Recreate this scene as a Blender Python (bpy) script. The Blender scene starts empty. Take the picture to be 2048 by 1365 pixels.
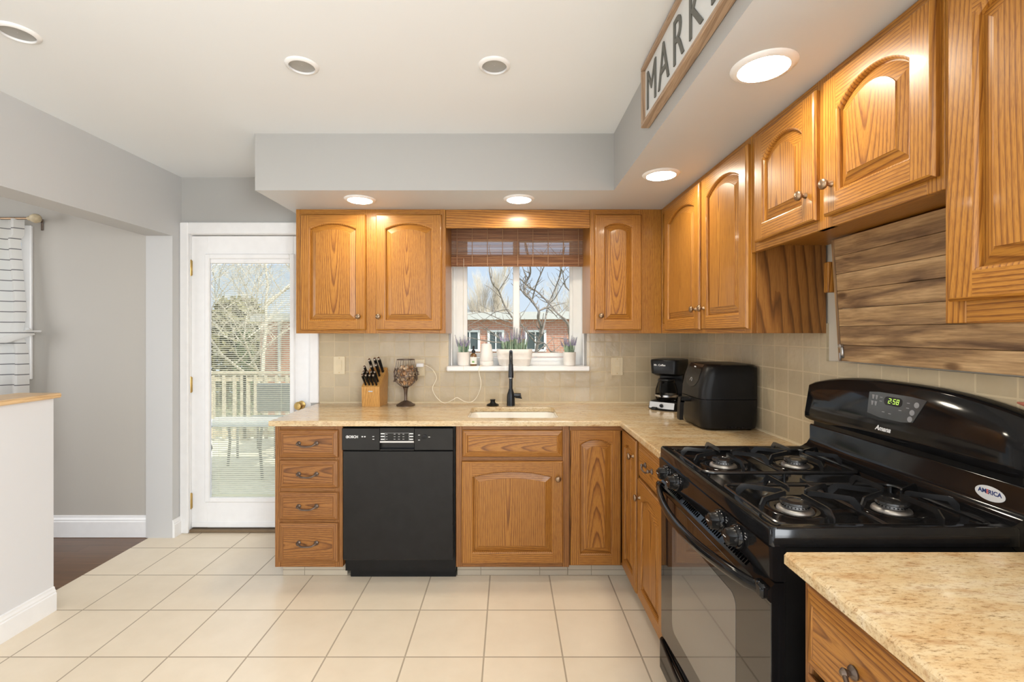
import bpy, bmesh, math, random
from mathutils import Vector, Matrix
random.seed(7)
C = bpy.context.scene.collection
sc = bpy.context.scene
R = math.radians

# ------------------------------------------------------------------ camera, world, sun, added fill lights, exposure
H = 1.36                      # eye height; the camera stands at x=0, y=0 and looks along +y
cam_d = bpy.data.cameras.new('camera'); cam = bpy.data.objects.new('camera', cam_d); C.objects.link(cam)
cam.location = (0, 0, H); cam.rotation_euler = (R(90), 0, 0)
cam_d.sensor_fit = 'HORIZONTAL'; cam_d.sensor_width = 36; cam_d.lens = 930/2048*36
cam_d.shift_x = 6/2048; cam_d.shift_y = -14.5/2048; cam_d.clip_start = .02; cam_d.clip_end = 300
sc.camera = cam
w = bpy.data.worlds.new('world'); sc.world = w; w.use_nodes = True
nt = w.node_tree; bg = nt.nodes['Background']
tc = nt.nodes.new('ShaderNodeTexCoord'); sx = nt.nodes.new('ShaderNodeSeparateXYZ'); rp = nt.nodes.new('ShaderNodeValToRGB')
nt.links.new(tc.outputs['Generated'], sx.inputs[0]); nt.links.new(sx.outputs['Z'], rp.inputs[0])
rp.color_ramp.elements.new(.2)
for e_, (p_, c_) in zip(rp.color_ramp.elements, ((0, (.72, .79, .89)), (.22, (.56, .69, .90)), (.65, (1.35, 1.5, 1.75)))): e_.position = p_; e_.color = (*c_, 1)
nt.links.new(rp.outputs[0], bg.inputs[0]); bg.inputs[1].default_value = 1.0
def light(name, kind, loc, rot, energy, color=(1, 1, 1), **kw):
    d = bpy.data.lights.new(name, kind); d.energy = energy; d.color = color
    for k, v in kw.items(): setattr(d, k, v)
    o = bpy.data.objects.new(name, d); C.objects.link(o); o.location = loc; o.rotation_euler = rot
    return o
s = light('sun', 'SUN', (0, 0, 12), (0, 0, 0), 5.0, (1, .95, .86), angle=R(2))
s.rotation_euler = Vector((-.55, .47, -.69)).to_track_quat('-Z', 'Y').to_euler()
# area lights added out of view to fill the room, standing for daylight
light('added_fill_rear', 'AREA', (-.6, -2.16, 1.35), (R(90), 0, 0), 34, (.97, .985, 1), shape='RECTANGLE', size=3.2, size_y=1.9)
light('added_fill_side', 'AREA', (1.19, -1.35, 1.45), (0, R(90), 0), 150, (.93, .97, 1), shape='RECTANGLE', size=1.5, size_y=1.5)
light('added_fill_dining', 'AREA', (-5.15, .6, 1.4), (0, R(-90), 0), 52, (1, .98, .95), shape='RECTANGLE', size=1.7, size_y=2.6)
sc.view_settings.view_transform = 'Standard'; sc.view_settings.look = 'None'
sc.view_settings.exposure = 0.15; sc.view_settings.gamma = 1.0; sc.view_settings.use_curve_mapping = False
cy = sc.cycles
cy.max_bounces = 8; cy.diffuse_bounces = 5; cy.glossy_bounces = 4; cy.transmission_bounces = 6; cy.transparent_max_bounces = 12
cy.caustics_reflective = False; cy.caustics_refractive = False; cy.sample_clamp_indirect = 6
try: cy.use_denoising = True
except Exception: pass

# ------------------------------------------------------------------ helpers
def PX(u, y): return (u-1018)*y/930          # photo column seen at depth y -> x
def PZ(v, y): return H-(v-668)*y/930         # photo row seen at depth y -> z

def G(ax, ctr=None, cath=False):
    """grain coordinates (along, across, depth) of one board"""
    oa = random.uniform(0, 9); tilt = random.choice((-1, 1))*random.uniform(.025, .05)
    lin = 0
    if cath: ob = -(ctr or 0)+random.uniform(-.03, .03); oc = random.uniform(.045, .085); lin = random.choice((-1, 1))*random.uniform(.035, .07); tilt *= .3
    else: ob = random.uniform(.10, .35); oc = random.uniform(.04, .2)
    i = {'x': (0, 2, 1), 'z': (2, 0, 1), 'zs': (2, 1, 0), 'y': (1, 2, 0), 'xt': (0, 1, 2), 'yt': (1, 0, 2)}[ax]
    return lambda p: (p[i[0]]+oa, p[i[1]]+ob, p[i[2]]+oc+p[i[0]]*lin+math.sin(p[i[0]]*2.2+oa)*tilt)

class MB:
    def __init__(s): s.v = []; s.f = []; s.mi = []; s.sm = []; s.g = []; s.M = Matrix()
    def add(s, vs, fs, mi=0, sm=False, g=None):
        o = len(s.v)
        for p in vs:
            s.v.append(s.M @ Vector(p)); s.g.append(g(p) if g else tuple(p))
        for f in fs: s.f.append([o+i for i in f]); s.mi.append(mi); s.sm.append(sm)
        return s
    def box(s, x0, x1, y0, y1, z0, z1, b=0, mi=0, g=None):
        X = (min(x0, x1), max(x0, x1)); Y = (min(y0, y1), max(y0, y1)); Z = (min(z0, z1), max(z0, z1))
        if b <= 0:
            vs = [(X[i], Y[j], Z[k]) for i in (0, 1) for j in (0, 1) for k in (0, 1)]
            return s.add(vs, [(0, 1, 3, 2), (4, 6, 7, 5), (0, 4, 5, 1), (2, 3, 7, 6), (0, 2, 6, 4), (1, 5, 7, 3)], mi, False, g)
        b = min(b, (X[1]-X[0])*.45, (Y[1]-Y[0])*.45, (Z[1]-Z[0])*.45)
        vs = []; I = {}
        for i in (0, 1):
            for j in (0, 1):
                for k in (0, 1):
                    x, y, z = X[i], Y[j], Z[k]; xi = x+(b if i == 0 else -b); yi = y+(b if j == 0 else -b); zi = z+(b if k == 0 else -b)
                    I[i, j, k] = len(vs); vs += [(x, yi, zi), (xi, y, zi), (xi, yi, z)]
        fs = []
        for a in (0, 1):
            fs.append([I[a, 0, 0], I[a, 1, 0], I[a, 1, 1], I[a, 0, 1]])
            fs.append([I[0, a, 0]+1, I[1, a, 0]+1, I[1, a, 1]+1, I[0, a, 1]+1])
            fs.append([I[0, 0, a]+2, I[1, 0, a]+2, I[1, 1, a]+2, I[0, 1, a]+2])
            for c in (0, 1):
                fs.append([I[a, c, 0], I[a, c, 1], I[a, c, 1]+1, I[a, c, 0]+1])
                fs.append([I[a, 0, c], I[a, 1, c], I[a, 1, c]+2, I[a, 0, c]+2])
                fs.append([I[0, a, c]+1, I[1, a, c]+1, I[1, a, c]+2, I[0, a, c]+2])
        for k in I.values(): fs.append([k, k+1, k+2])
        return s.add(vs, fs, mi, False, g)
    def loft(s, rings, mi=0, sm=True, caps=(True, True), closed=True, g=None):
        n = len(rings[0]); vs = [p for r in rings for p in r]; fs = []
        for a in range(len(rings)-1):
            for i in range(n if closed else n-1):
                j = (i+1) % n; fs.append((a*n+i, a*n+j, (a+1)*n+j, (a+1)*n+i))
        if caps[0]: fs.append(list(range(n))[::-1])
        if caps[1]: fs.append([(len(rings)-1)*n+i for i in range(n)])
        return s.add(vs, fs, mi, sm, g)
    def lathe(s, prof, c=(0, 0, 0), seg=24, ax='z', mi=0, sm=True, caps=(True, True), sx=1, sy=1):
        rings = []
        for r, h in prof:
            r = max(r, 1e-4); ring = []
            for i in range(seg):
                t = 2*math.pi*i/seg; a, b = r*math.cos(t)*sx, r*math.sin(t)*sy
                p = {'z': (a, b, h), 'y': (a, h, b), 'x': (h, a, b)}[ax]
                ring.append((p[0]+c[0], p[1]+c[1], p[2]+c[2]))
            rings.append(ring)
        return s.loft(rings, mi, sm, caps)
    def tube(s, pts, r, seg=8, closed=False, mi=0, sm=True, flat=1.0, up=None):
        P = [Vector(p) for p in pts]; n = len(P); rs = r if isinstance(r, (list, tuple)) else [r]*n
        rings = []; N = None
        for i in range(n):
            a = P[(i-1) % n] if (closed or i > 0) else P[i]; b = P[(i+1) % n] if (closed or i < n-1) else P[i]
            T = (b-a)
            T = T.normalized() if T.length > 1e-9 else Vector((0, 0, 1))
            if N is None:
                N = Vector(up) if up else (Vector((0, 0, 1)) if abs(T.z) < .9 else Vector((1, 0, 0)))
            N = (N-T*N.dot(T))
            N = N.normalized() if N.length > 1e-6 else T.orthogonal().normalized()
            B = T.cross(N)
            rings.append([tuple(P[i]+N*(rs[i]*math.cos(2*math.pi*k/seg))+B*(rs[i]*flat*math.sin(2*math.pi*k/seg))) for k in range(seg)])
        if closed: rings.append(rings[0]); return s.loft(rings, mi, sm, (False, False))
        return s.loft(rings, mi, sm)
    def prism(s, poly, ax, a0, a1, mi=0, sm=False, g=None):
        def q(p, a): return {'y': (p[0], a, p[1]), 'x': (a, p[0], p[1]), 'z': (p[0], p[1], a)}[ax]
        return s.loft([[q(p, a0) for p in poly], [q(p, a1) for p in poly]], mi, sm, g=g)
    def text(s, body, size, M, ex=.0008, mi=0, align='CENTER', shear=0, bold=0, sx=1):
        cu = bpy.data.curves.new('t', 'FONT'); cu.body = body; cu.size = size; cu.extrude = ex; cu.align_x = align; cu.align_y = 'CENTER'
        cu.shear = shear; cu.offset = bold; cu.resolution_u = 4
        o = bpy.data.objects.new('t', cu); C.objects.link(o)
        dg = bpy.context.evaluated_depsgraph_get(); dg.update()
        me = bpy.data.meshes.new_from_object(o.evaluated_get(dg))
        k = s.M; s.M = k @ M @ Matrix.Diagonal((sx, 1, 1, 1))
        s.add([tuple(v.co) for v in me.vertices], [list(p.vertices) for p in me.polygons], mi); s.M = k
        bpy.data.objects.remove(o); bpy.data.curves.remove(cu); bpy.data.meshes.remove(me)
        return s
    def build(s, name, mats, parent=None, loc=None, recalc=True):
        me = bpy.data.meshes.new(name); me.from_pydata([tuple(v) for v in s.v], [], s.f)
        for m in (mats if isinstance(mats, (list, tuple)) else [mats]): me.materials.append(m)
        me.polygons.foreach_set('material_index', s.mi); me.polygons.foreach_set('use_smooth', s.sm)
        at = me.attributes.new('gr', 'FLOAT_VECTOR', 'POINT'); at.data.foreach_set('vector', [c for g in s.g for c in g])
        if recalc:
            bm = bmesh.new(); bm.from_mesh(me); bmesh.ops.recalc_face_normals(bm, faces=bm.faces); bm.to_mesh(me); bm.free()
        if any(s.sm): me.set_sharp_from_angle(angle=R(42))
        me.update()
        o = bpy.data.objects.new(name, me); C.objects.link(o)
        if parent: o.parent = parent
        if loc: o.location = loc
        return o

def rrect(x0, x1, y0, y1, r, n=5):
    out = []
    for cx, cy_, a0 in ((x1-r, y1-r, 0), (x0+r, y1-r, 90), (x0+r, y0+r, 180), (x1-r, y0+r, 270)):
        for i in range(n+1):
            a = R(a0+90*i/n); out.append((cx+r*math.cos(a), cy_+r*math.sin(a)))
    return out
def at_z(pl, z): return [(p[0], p[1], z) for p in pl]
def bez(pts, n=8):
    """catmull-rom through pts"""
    P = [Vector(p) for p in pts]; P = [P[0]*2-P[1]]+P+[P[-1]*2-P[-2]]; out = []
    for i in range(1, len(P)-2):
        for k in range(n):
            t = k/n; a, b, c, d = P[i-1:i+3]
            out.append(.5*((2*b)+(c-a)*t+(2*a-5*b+4*c-d)*t*t+(3*b-a-3*c+d)*t**3))
    out.append(P[-2]); return out
def tag(o, label, cat, group=None, kind=None):
    o['label'] = label; o['category'] = cat
    if group: o['group'] = group
    if kind: o['kind'] = kind
    return o
def thing(name, label, cat, loc=(0, 0, 0), rz=0, group=None):
    o = bpy.data.objects.new(name, None); C.objects.link(o); o.location = loc; o.rotation_euler = (0, 0, rz); o.empty_display_size = .05
    return tag(o, label, cat, group)
def struct(mb, name, mats, label=None):
    o = mb.build(name, mats); o['kind'] = 'structure'
    if label: o['label'] = label
    return o
def dup(root, loc=None, rz=None, label=None, name=None):
    r = root.copy(); C.objects.link(r)
    if name: r.name = name
    if loc is not None: r.location = loc
    if rz is not None: r.rotation_euler = (0, 0, rz)
    if label: r['label'] = label
    for ch in list(root.children):
        c = ch.copy(); C.objects.link(c); c.parent = r
        for gch in list(ch.children):
            d = gch.copy(); C.objects.link(d); d.parent = c
    return r

# ------------------------------------------------------------------ materials
class NT:
    def __init__(s, name):
        s.m = bpy.data.materials.new(name); s.m.use_nodes = True; s.t = s.m.node_tree; s.p = s.t.nodes['Principled BSDF']
    def n(s, typ, **kw):
        o = s.t.nodes.new('ShaderNode'+typ)
        for k, v in kw.items():
            if k.startswith('i_'): o.inputs[k[2:].replace('_', ' ')].default_value = v
            else: setattr(o, k, v)
        return o
    def l(s, a, b): s.t.links.new(a, b)
    def ramp(s, src, stops, interp='LINEAR'):
        r = s.n('ValToRGB'); cr = r.color_ramp; cr.interpolation = interp
        while len(cr.elements) < len(stops): cr.elements.new(.5)
        for e, (p, c) in zip(cr.elements, stops): e.position = p; e.color = (*c, 1)
        s.l(src, r.inputs[0]); return r.outputs[0]
    def mix(s, fac, a, b, mode='MIX'):
        m = s.n('MixRGB', blend_type=mode)
        for i, x in ((0, fac), (1, a), (2, b)):
            if hasattr(x, 'is_linked'): s.l(x, m.inputs[i])
            else: m.inputs[i].default_value = x if i == 0 else (*x, 1)
        return m.outputs[0]
    def coords(s, attr=None, scale=(1, 1, 1), rot=(0, 0, 0), loc=(0, 0, 0)):
        src = s.n('Attribute', attribute_name='gr').outputs['Vector'] if attr else s.n('TexCoord').outputs['Object']
        m = s.n('Mapping'); m.inputs['Scale'].default_value = scale; m.inputs['Rotation'].default_value = rot; m.inputs['Location'].default_value = loc
        s.l(src, m.inputs[0]); return m.outputs[0]
    def noise(s, vec, scale, detail=4, rough=.5, dist=0):
        n = s.n('TexNoise'); n.inputs['Scale'].default_value = scale; n.inputs['Detail'].default_value = detail
        n.inputs['Roughness'].default_value = rough; n.inputs['Distortion'].default_value = dist
        s.l(vec, n.inputs['Vector']); return n.outputs[0]
    def bump(s, h, strength=.3, dist=.002):
        b = s.n('Bump'); b.inputs['Strength'].default_value = strength; b.inputs['Distance'].default_value = dist
        s.l(h, b.inputs['Height']); s.l(b.outputs[0], s.p.inputs['Normal'])
    def set(s, base=None, rough=None, metal=None, coat=None, spec=None, **kw):
        p = s.p.inputs
        if base is not None:
            if hasattr(base, 'is_linked'): s.l(base, p['Base Color'])
            else: p['Base Color'].default_value = (*base, 1)
        if rough is not None: p['Roughness'].default_value = rough
        if metal is not None: p['Metallic'].default_value = metal
        if coat is not None: p['Coat Weight'].default_value = coat; p['Coat Roughness'].default_value = .08
        if spec is not None: p['Specular IOR Level'].default_value = spec
        for k, v in kw.items(): p[k.replace('_', ' ')].default_value = v
        return s.m
def plain(name, base, rough=.5, metal=0, coat=None, var=.06, **kw):
    n = NT(name); c = n.coords(); z = n.noise(c, 18, 3)
    lo = tuple(x*(1-var) for x in base); hi = tuple(min(1, x*(1+var)) for x in base)
    return n.set(n.ramp(z, [(.3, lo), (.7, hi)]), rough, metal, coat, **kw)
def emit(name, col, strength):
    n = NT(name); return n.set((0, 0, 0), .5, Emission_Color=(*col, 1), Emission_Strength=strength)

def oak_mat(name, light, mid, dark, rough=.34):
    n = NT(name)
    at = n.n('Attribute', attribute_name='gr').outputs['Vector']
    mp = n.n('Mapping'); mp.inputs['Scale'].default_value = (.10, 1, 1); n.l(at, mp.inputs[0]); v = mp.outputs[0]
    wv = n.n('TexWave', wave_type='RINGS', rings_direction='X', wave_profile='SAW')
    for k, x in (('Scale', 33), ('Distortion', 4.5), ('Detail', 2), ('Detail Scale', .5), ('Detail Roughness', .6)): wv.inputs[k].default_value = x
    n.l(v, wv.inputs['Vector'])
    m2 = n.n('Mapping'); m2.inputs['Scale'].default_value = (11, 380, 380); n.l(at, m2.inputs[0])
    pores = n.noise(m2.outputs[0], 1, 2, .6)
    m3 = n.n('Mapping'); m3.inputs['Scale'].default_value = (1.2, 16, 16); n.l(at, m3.inputs[0])
    broad = n.noise(m3.outputs[0], 1, 3, .5)
    c1 = n.ramp(wv.outputs['Fac'], [(0, light), (.45, light), (.70, mid), (.90, dark), (1, mid)])
    c2 = n.mix(.78, n.ramp(broad, [(.3, mid), (.7, light)]), c1)
    pr = n.ramp(pores, [(.38, (.62, .52, .45)), (.52, (1, 1, 1))])
    c3 = n.mix(.65, c2, pr, 'MULTIPLY')
    n.bump(pores, .12, .0006)
    return n.set(c3, rough, coat=.12, spec=.4)
M = {}
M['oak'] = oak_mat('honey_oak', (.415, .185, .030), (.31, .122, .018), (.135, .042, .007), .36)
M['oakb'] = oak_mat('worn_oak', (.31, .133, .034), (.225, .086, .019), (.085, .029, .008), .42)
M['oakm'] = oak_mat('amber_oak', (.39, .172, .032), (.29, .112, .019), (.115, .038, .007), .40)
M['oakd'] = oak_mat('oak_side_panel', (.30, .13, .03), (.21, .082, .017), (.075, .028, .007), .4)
def planks():
    n = NT('rustic_planks')
    at = n.n('Attribute', attribute_name='gr').outputs['Vector']
    m = n.n('Mapping'); m.inputs['Scale'].default_value = (2.2, 17, 17); n.l(at, m.inputs[0])
    a = n.noise(m.outputs[0], 1, 5, .55, .8)
    m2 = n.n('Mapping'); m2.inputs['Scale'].default_value = (10, 190, 190); n.l(at, m2.inputs[0])
    b = n.noise(m2.outputs[0], 1, 3, .6)
    base = n.ramp(a, [(.30, (.13, .07, .034)), (.42, (.27, .16, .078)), (.52, (.44, .275, .13)), (.68, (.62, .42, .22))])
    vo = n.n('TexVoronoi'); vo.inputs['Scale'].default_value = 1
    m3 = n.n('Mapping'); m3.inputs['Scale'].default_value = (5, 11, 11); n.l(at, m3.inputs[0]); n.l(m3.outputs[0], vo.inputs['Vector'])
    k = n.ramp(vo.outputs['Distance'], [(.0, (.10, .07, .05)), (.10, (.35, .27, .2)), (.17, (1, 1, 1))])
    c = n.mix(.8, base, n.ramp(b, [(.35, (.62, .58, .54)), (.6, (1, 1, 1))]), 'MULTIPLY')
    c = n.mix(.85, c, k, 'MULTIPLY')
    n.bump(b, .25, .001)
    return n.set(c, .55)
M['planks'] = planks()
def granite():
    n = NT('beige_granite')
    a = n.noise(n.coords(scale=(3.2, 13, 13)), 1.2, 5, .66, .5)
    b = n.noise(n.coords(scale=(60, 190, 190)), 1, 4, .75)
    d = n.noise(n.coords(scale=(130, 260, 260)), 1, 2, .6)
    f = n.noise(n.coords(scale=(14, 44, 44)), 1, 4, .7)
    base = n.ramp(a, [(.28, (.49, .31, .14)), (.43, (.57, .42, .235)), (.56, (.61, .49, .31)), (.75, (.64, .555, .42))])
    base = n.mix(.55, base, n.ramp(f, [(.33, (.60, .38, .20)), (.47, (1, .96, .90)), (.7, (1, 1, 1))]), 'MULTIPLY')
    sp = n.ramp(b, [(.30, (.14, .10, .07)), (.39, (.70, .62, .52)), (.49, (1, 1, 1)), (.72, (1.0, .99, .96))])
    c = n.mix(.8, base, sp, 'MULTIPLY')
    c = n.mix(.6, c, n.ramp(d, [(.28, (.42, .35, .30)), (.38, (1, 1, 1))]), 'MULTIPLY')
    return n.set(c, .17, coat=.3)
M['granite'] = granite()
def tile(name, axes, size, off, mortar, c1, c2, cm, rough, bumps, smooth=.1):
    n = NT(name); s = n.n('SeparateXYZ'); n.l(n.n('TexCoord').outputs['Object'], s.inputs[0])
    cb = n.n('CombineXYZ')
    for i, ax in enumerate(axes):
        ad = n.n('Math', operation='SUBTRACT'); n.l(s.outputs[ax], ad.inputs[0]); ad.inputs[1].default_value = off[i]; n.l(ad.outputs[0], cb.inputs[i])
    b = n.n('TexBrick', offset=0, squash=1, offset_frequency=2)
    for k, x in (('Scale', 1), ('Mortar Size', mortar), ('Mortar Smooth', smooth), ('Bias', 0), ('Brick Width', size[0]), ('Row Height', size[1])): b.inputs[k].default_value = x
    b.inputs['Color1'].default_value = (*c1, 1); b.inputs['Color2'].default_value = (*c2, 1); b.inputs['Mortar'].default_value = (*cm, 1)
    n.l(cb.outputs[0], b.inputs['Vector'])
    oc = n.coords(); z = n.noise(oc, 7, 4, .6)
    c = n.mix(.5, b.outputs['Color'], n.ramp(z, [(.25, (.86, .84, .80)), (.7, (1, 1, 1))]), 'MULTIPLY')
    inv = n.n('Math', operation='SUBTRACT'); inv.inputs[0].default_value = 1; n.l(b.outputs['Fac'], inv.inputs[1])
    wob = n.noise(oc, 22, 2, .5)
    h = n.n('Math', operation='MULTIPLY_ADD'); n.l(wob, h.inputs[0]); h.inputs[1].default_value = bumps; n.l(inv.outputs[0], h.inputs[2])
    n.bump(h.outputs[0], .55, .002)
    n.set(c, rough, coat=.15)
    rr = n.n('MapRange'); n.l(b.outputs['Fac'], rr.inputs[0]); rr.inputs[3].default_value = rough; rr.inputs[4].default_value = .8; n.l(rr.outputs[0], n.p.inputs['Roughness'])
    return n.m
M['floor'] = tile('cream_floor_tile', 'XY', (.332, .332), (-.106-.332*20, 2.619-.332*20), .0035, (.80, .70, .555), (.77, .67, .525), (.42, .35, .26), .34, .5)
M['splash'] = tile('handmade_wall_tile', 'XZ', (.1025, .1025), (-1.19-.1025*20, 1.305-.1025*10), .003, (.52, .425, .28), (.47, .39, .26), (.58, .48, .31), .24, 2.2)
M['splash_r'] = tile('handmade_wall_tile_side', 'YZ', (.1025, .1025), (3.17-.1025*30, 1.305-.1025*10), .003, (.52, .425, .28), (.47, .39, .26), (.58, .48, .31), .22, 2.6)
M['toe'] = tile('toe_kick_tile', 'XZ', (.332, .2), (-.2-.332*10, -.05), .002, (.52, .46, .36), (.49, .43, .34), (.3, .26, .2), .5, .4)
def woodfloor():
    n = NT('dark_wood_floor'); s = n.n('SeparateXYZ'); n.l(n.n('TexCoord').outputs['Object'], s.inputs[0]); cb = n.n('CombineXYZ')
    n.l(s.outputs['X'], cb.inputs[0]); n.l(s.outputs['Y'], cb.inputs[1])
    b = n.n('TexBrick', offset=.37, offset_frequency=2)
    for k, x in (('Scale', 1), ('Mortar Size', .001), ('Brick Width', .9), ('Row Height', .083), ('Bias', 0)): b.inputs[k].default_value = x
    b.inputs['Color1'].default_value = (.17, .085, .036, 1); b.inputs['Color2'].default_value = (.12, .06, .026, 1); b.inputs['Mortar'].default_value = (.03, .015, .008, 1)
    n.l(cb.outputs[0], b.inputs['Vector'])
    z = n.noise(n.coords(scale=(3, 60, 60)), 1, 4, .6)
    return n.set(n.mix(.6, b.outputs['Color'], n.ramp(z, [(.3, (.6, .55, .5)), (.65, (1.15, 1.1, 1.05))]), 'MULTIPLY'), .32)
M['woodfloor'] = woodfloor()
def paint(name, base, rough=.6):
    n = NT(name); z = n.noise(n.coords(), 160, 3, .6); n.bump(z, .06, .0008)
    z2 = n.noise(n.coords(), 1.3, 2)
    return n.set(n.ramp(z2, [(.3, tuple(x*.985 for x in base)), (.7, base)]), rough)
M['wall'] = paint('grey_wall_paint', (.405, .40, .385))
M['wallc'] = paint('soffit_paint', (.56, .585, .61), .5); M['halfw'] = paint('half_wall_paint', (.66, .665, .68), .55)
M['dwall'] = paint('warm_grey_wall_paint', (.44, .415, .375))
M['ceil'] = paint('ceiling_paint', (.80, .83, .86))
M['white'] = plain('white_trim_paint', (.80, .80, .80), .35, var=.02)
M['vinyl'] = plain('white_vinyl', (.82, .82, .80), .3, var=.02)
M['cream'] = plain('cream_plastic', (.66, .56, .38), .35, var=.03)
M['capw'] = oak_mat('pale_wood_cap', (.72, .50, .27), (.66, .44, .22), (.5, .31, .14), .4)
M['sheen'] = plain('black_enamel', (.007, .007, .0075), .08, var=.2, spec=.27)
M['black'] = plain('black_plastic', (.008, .008, .0083), .30, var=.2, spec=.25)
M['satin'] = plain('satin_black', (.0075, .0072, .007), .36, var=.2, spec=.22)
M['dwblk'] = plain('dishwasher_black', (.010, .010, .0103), .20, var=.12, spec=.28)
M['iron'] = plain('cast_iron', (.013, .013, .0135), .2, var=.3, spec=.6)
M['matteblk'] = plain('matte_black_metal', (.03, .032, .036), .30, metal=.6, var=.2)
M['steel'] = plain('brushed_steel', (.55, .55, .55), .3, metal=1)
M['alu'] = plain('burner_aluminium', (.34, .33, .32), .45, metal=1, var=.2)
M['brass'] = plain('brass', (.55, .38, .14), .32, metal=1)
M['nickel'] = plain('aged_nickel_knob', (.30, .205, .13), .32, metal=.9, var=.25)
M['pewter'] = plain('antique_pewter', (.16, .12, .095), .4, metal=.8, var=.3)
M['porc'] = plain('white_porcelain', (.80, .77, .70), .2, coat=.3, var=.02)
M['pot'] = plain('white_ceramic_pot', (.78, .74, .69), .5, var=.06)
M['soil'] = plain('dark_soil', (.05, .035, .02), .9, var=.5)
M['leaf'] = plain('lavender_leaf', (.27, .38, .26), .6, var=.4)
M['lav'] = plain('lavender_flower', (.36, .32, .47), .7, var=.4)
M['lav2'] = plain('plum_flower', (.17, .09, .19), .7, var=.4)
M['cork'] = plain('cork', (.45, .26, .13), .8, var=.4)
M['corkp'] = plain('pale_cork', (.60, .45, .30), .8, var=.4)
M['beech'] = oak_mat('knife_block_wood', (.62, .34, .10), (.58, .30, .08), (.46, .22, .055), .4)
M['bamboo'] = None
M['amber'] = plain('amber_bottle', (.16, .075, .02), .1, coat=.5)
M['paper'] = plain('label_paper', (.78, .76, .70), .6, var=.03)
M['green'] = plain('label_green', (.2, .38, .12), .6)
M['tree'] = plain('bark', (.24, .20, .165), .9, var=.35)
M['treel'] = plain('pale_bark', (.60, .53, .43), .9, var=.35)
M['ever'] = plain('evergreen', (.10, .13, .055), .85, var=.6)
M['olive'] = plain('winter_hedge', (.21, .19, .10), .9, var=.6)
M['deck'] = plain('weathered_deck', (.66, .60, .48), .8, var=.2)
M['rail'] = plain('weathered_railing', (.55, .47, .34), .8, var=.25)
M['lawn'] = plain('winter_lawn', (.30, .29, .16), .95, var=.4)
M['darkm'] = plain('dark_patio_metal', (.10, .11, .11), .5)
M['letter'] = plain('charcoal_letter', (.12, .12, .105), .6)
M['signw'] = plain('sign_white', (.66, .67, .66), .5, var=.03)
M['signf'] = oak_mat('sign_frame_wood', (.46, .32, .21), (.38, .26, .17), (.25, .16, .10), .55)
M['greyd'] = plain('grey_diffuser', (.36, .36, .35), .6)
M['lamp'] = emit('lamp_lens', (1, .90, .73), 112)
M['lcd'] = plain('display_glass', (.05, .055, .06), .12, coat=.5)
M['lcdk'] = plain('display_window', (.004, .004, .005), .15)
M['digit'] = emit('clock_digits', (.55, .9, .12), 1.3)
M['mark'] = plain('printed_white', (.70, .70, .70), .5, var=.02)
M['markg'] = plain('printed_grey', (.25, .25, .26), .5, var=.02)
M['blue'] = plain('printed_blue', (.02, .04, .16), .5)
M['red'] = plain('printed_red', (.55, .04, .04), .5)
def slat_():
    n = NT('cream_slat'); n.set((.86, .86, .76), .45)
    tr = n.n('BsdfTranslucent'); tr.inputs[0].default_value = (.84, .86, .72, 1)
    mx = n.n('MixShader'); mx.inputs[0].default_value = .5; n.l(n.p.outputs[0], mx.inputs[1]); n.l(tr.outputs[0], mx.inputs[2])
    n.l(mx.outputs[0], n.t.nodes['Material Output'].inputs[0]); return n.m
M['slat'] = slat_()
M['cordw'] = plain('white_cord', (.80, .74, .60), .5, var=.02)
M['red_sil'] = plain('red_silicone', (.32, .10, .06), .5)
def fabric():
    n = NT('sheer_striped_curtain'); s = n.n('SeparateXYZ'); n.l(n.n('TexCoord').outputs['Object'], s.inputs[0])
    m = n.n('Math', operation='WRAP'); n.l(s.outputs['Z'], m.inputs[0]); m.inputs[1].default_value = .0682; m.inputs[2].default_value = 0
    c = n.ramp(m.outputs[0], [(0, (.16, .16, .16)), (.0052, (.16, .16, .16)), (.0058, (.84, .83, .80)), (1, (.84, .83, .80))])
    n.set(c, .8)
    tr = n.n('BsdfTranslucent'); tr.inputs[0].default_value = (.8, .79, .77, 1); n.l(c, tr.inputs[0])
    mx = n.n('MixShader'); mx.inputs[0].default_value = .45; n.l(n.p.outputs[0], mx.inputs[1]); n.l(tr.outputs[0], mx.inputs[2])
    n.l(mx.outputs[0], n.t.nodes['Material Output'].inputs[0]); return n.m
M['curtain'] = fabric()
def glass(name, tint=(1, 1, 1), gl=.10):
    n = NT(name); n.t.nodes.remove(n.p)
    t = n.n('BsdfTransparent'); t.inputs[0].default_value = (*tint, 1); g = n.n('BsdfGlossy'); g.inputs['Roughness'].default_value = .02
    f = n.n('Fresnel'); f.inputs[0].default_value = 1.12; mx = n.n('MixShader')
    n.l(f.outputs[0], mx.inputs[0]); n.l(t.outputs[0], mx.inputs[1]); n.l(g.outputs[0], mx.inputs[2])
    n.l(mx.outputs[0], n.t.nodes['Material Output'].inputs[0]); return n.m
M['glass'] = glass('window_glass', (.96, .98, .97)); M['carafe'] = glass('carafe_glass', (.62, .60, .57))
def bamboo():
    n = NT('woven_bamboo'); v = n.coords(scale=(2.5, 1, 130)); a = n.noise(v, 1, 3, .6)
    return n.set(n.ramp(a, [(.3, (.13, .05, .022)), (.5, (.30, .13, .055)), (.72, (.52, .29, .14))]), .5)
M['bamboo'] = bamboo()
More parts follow.
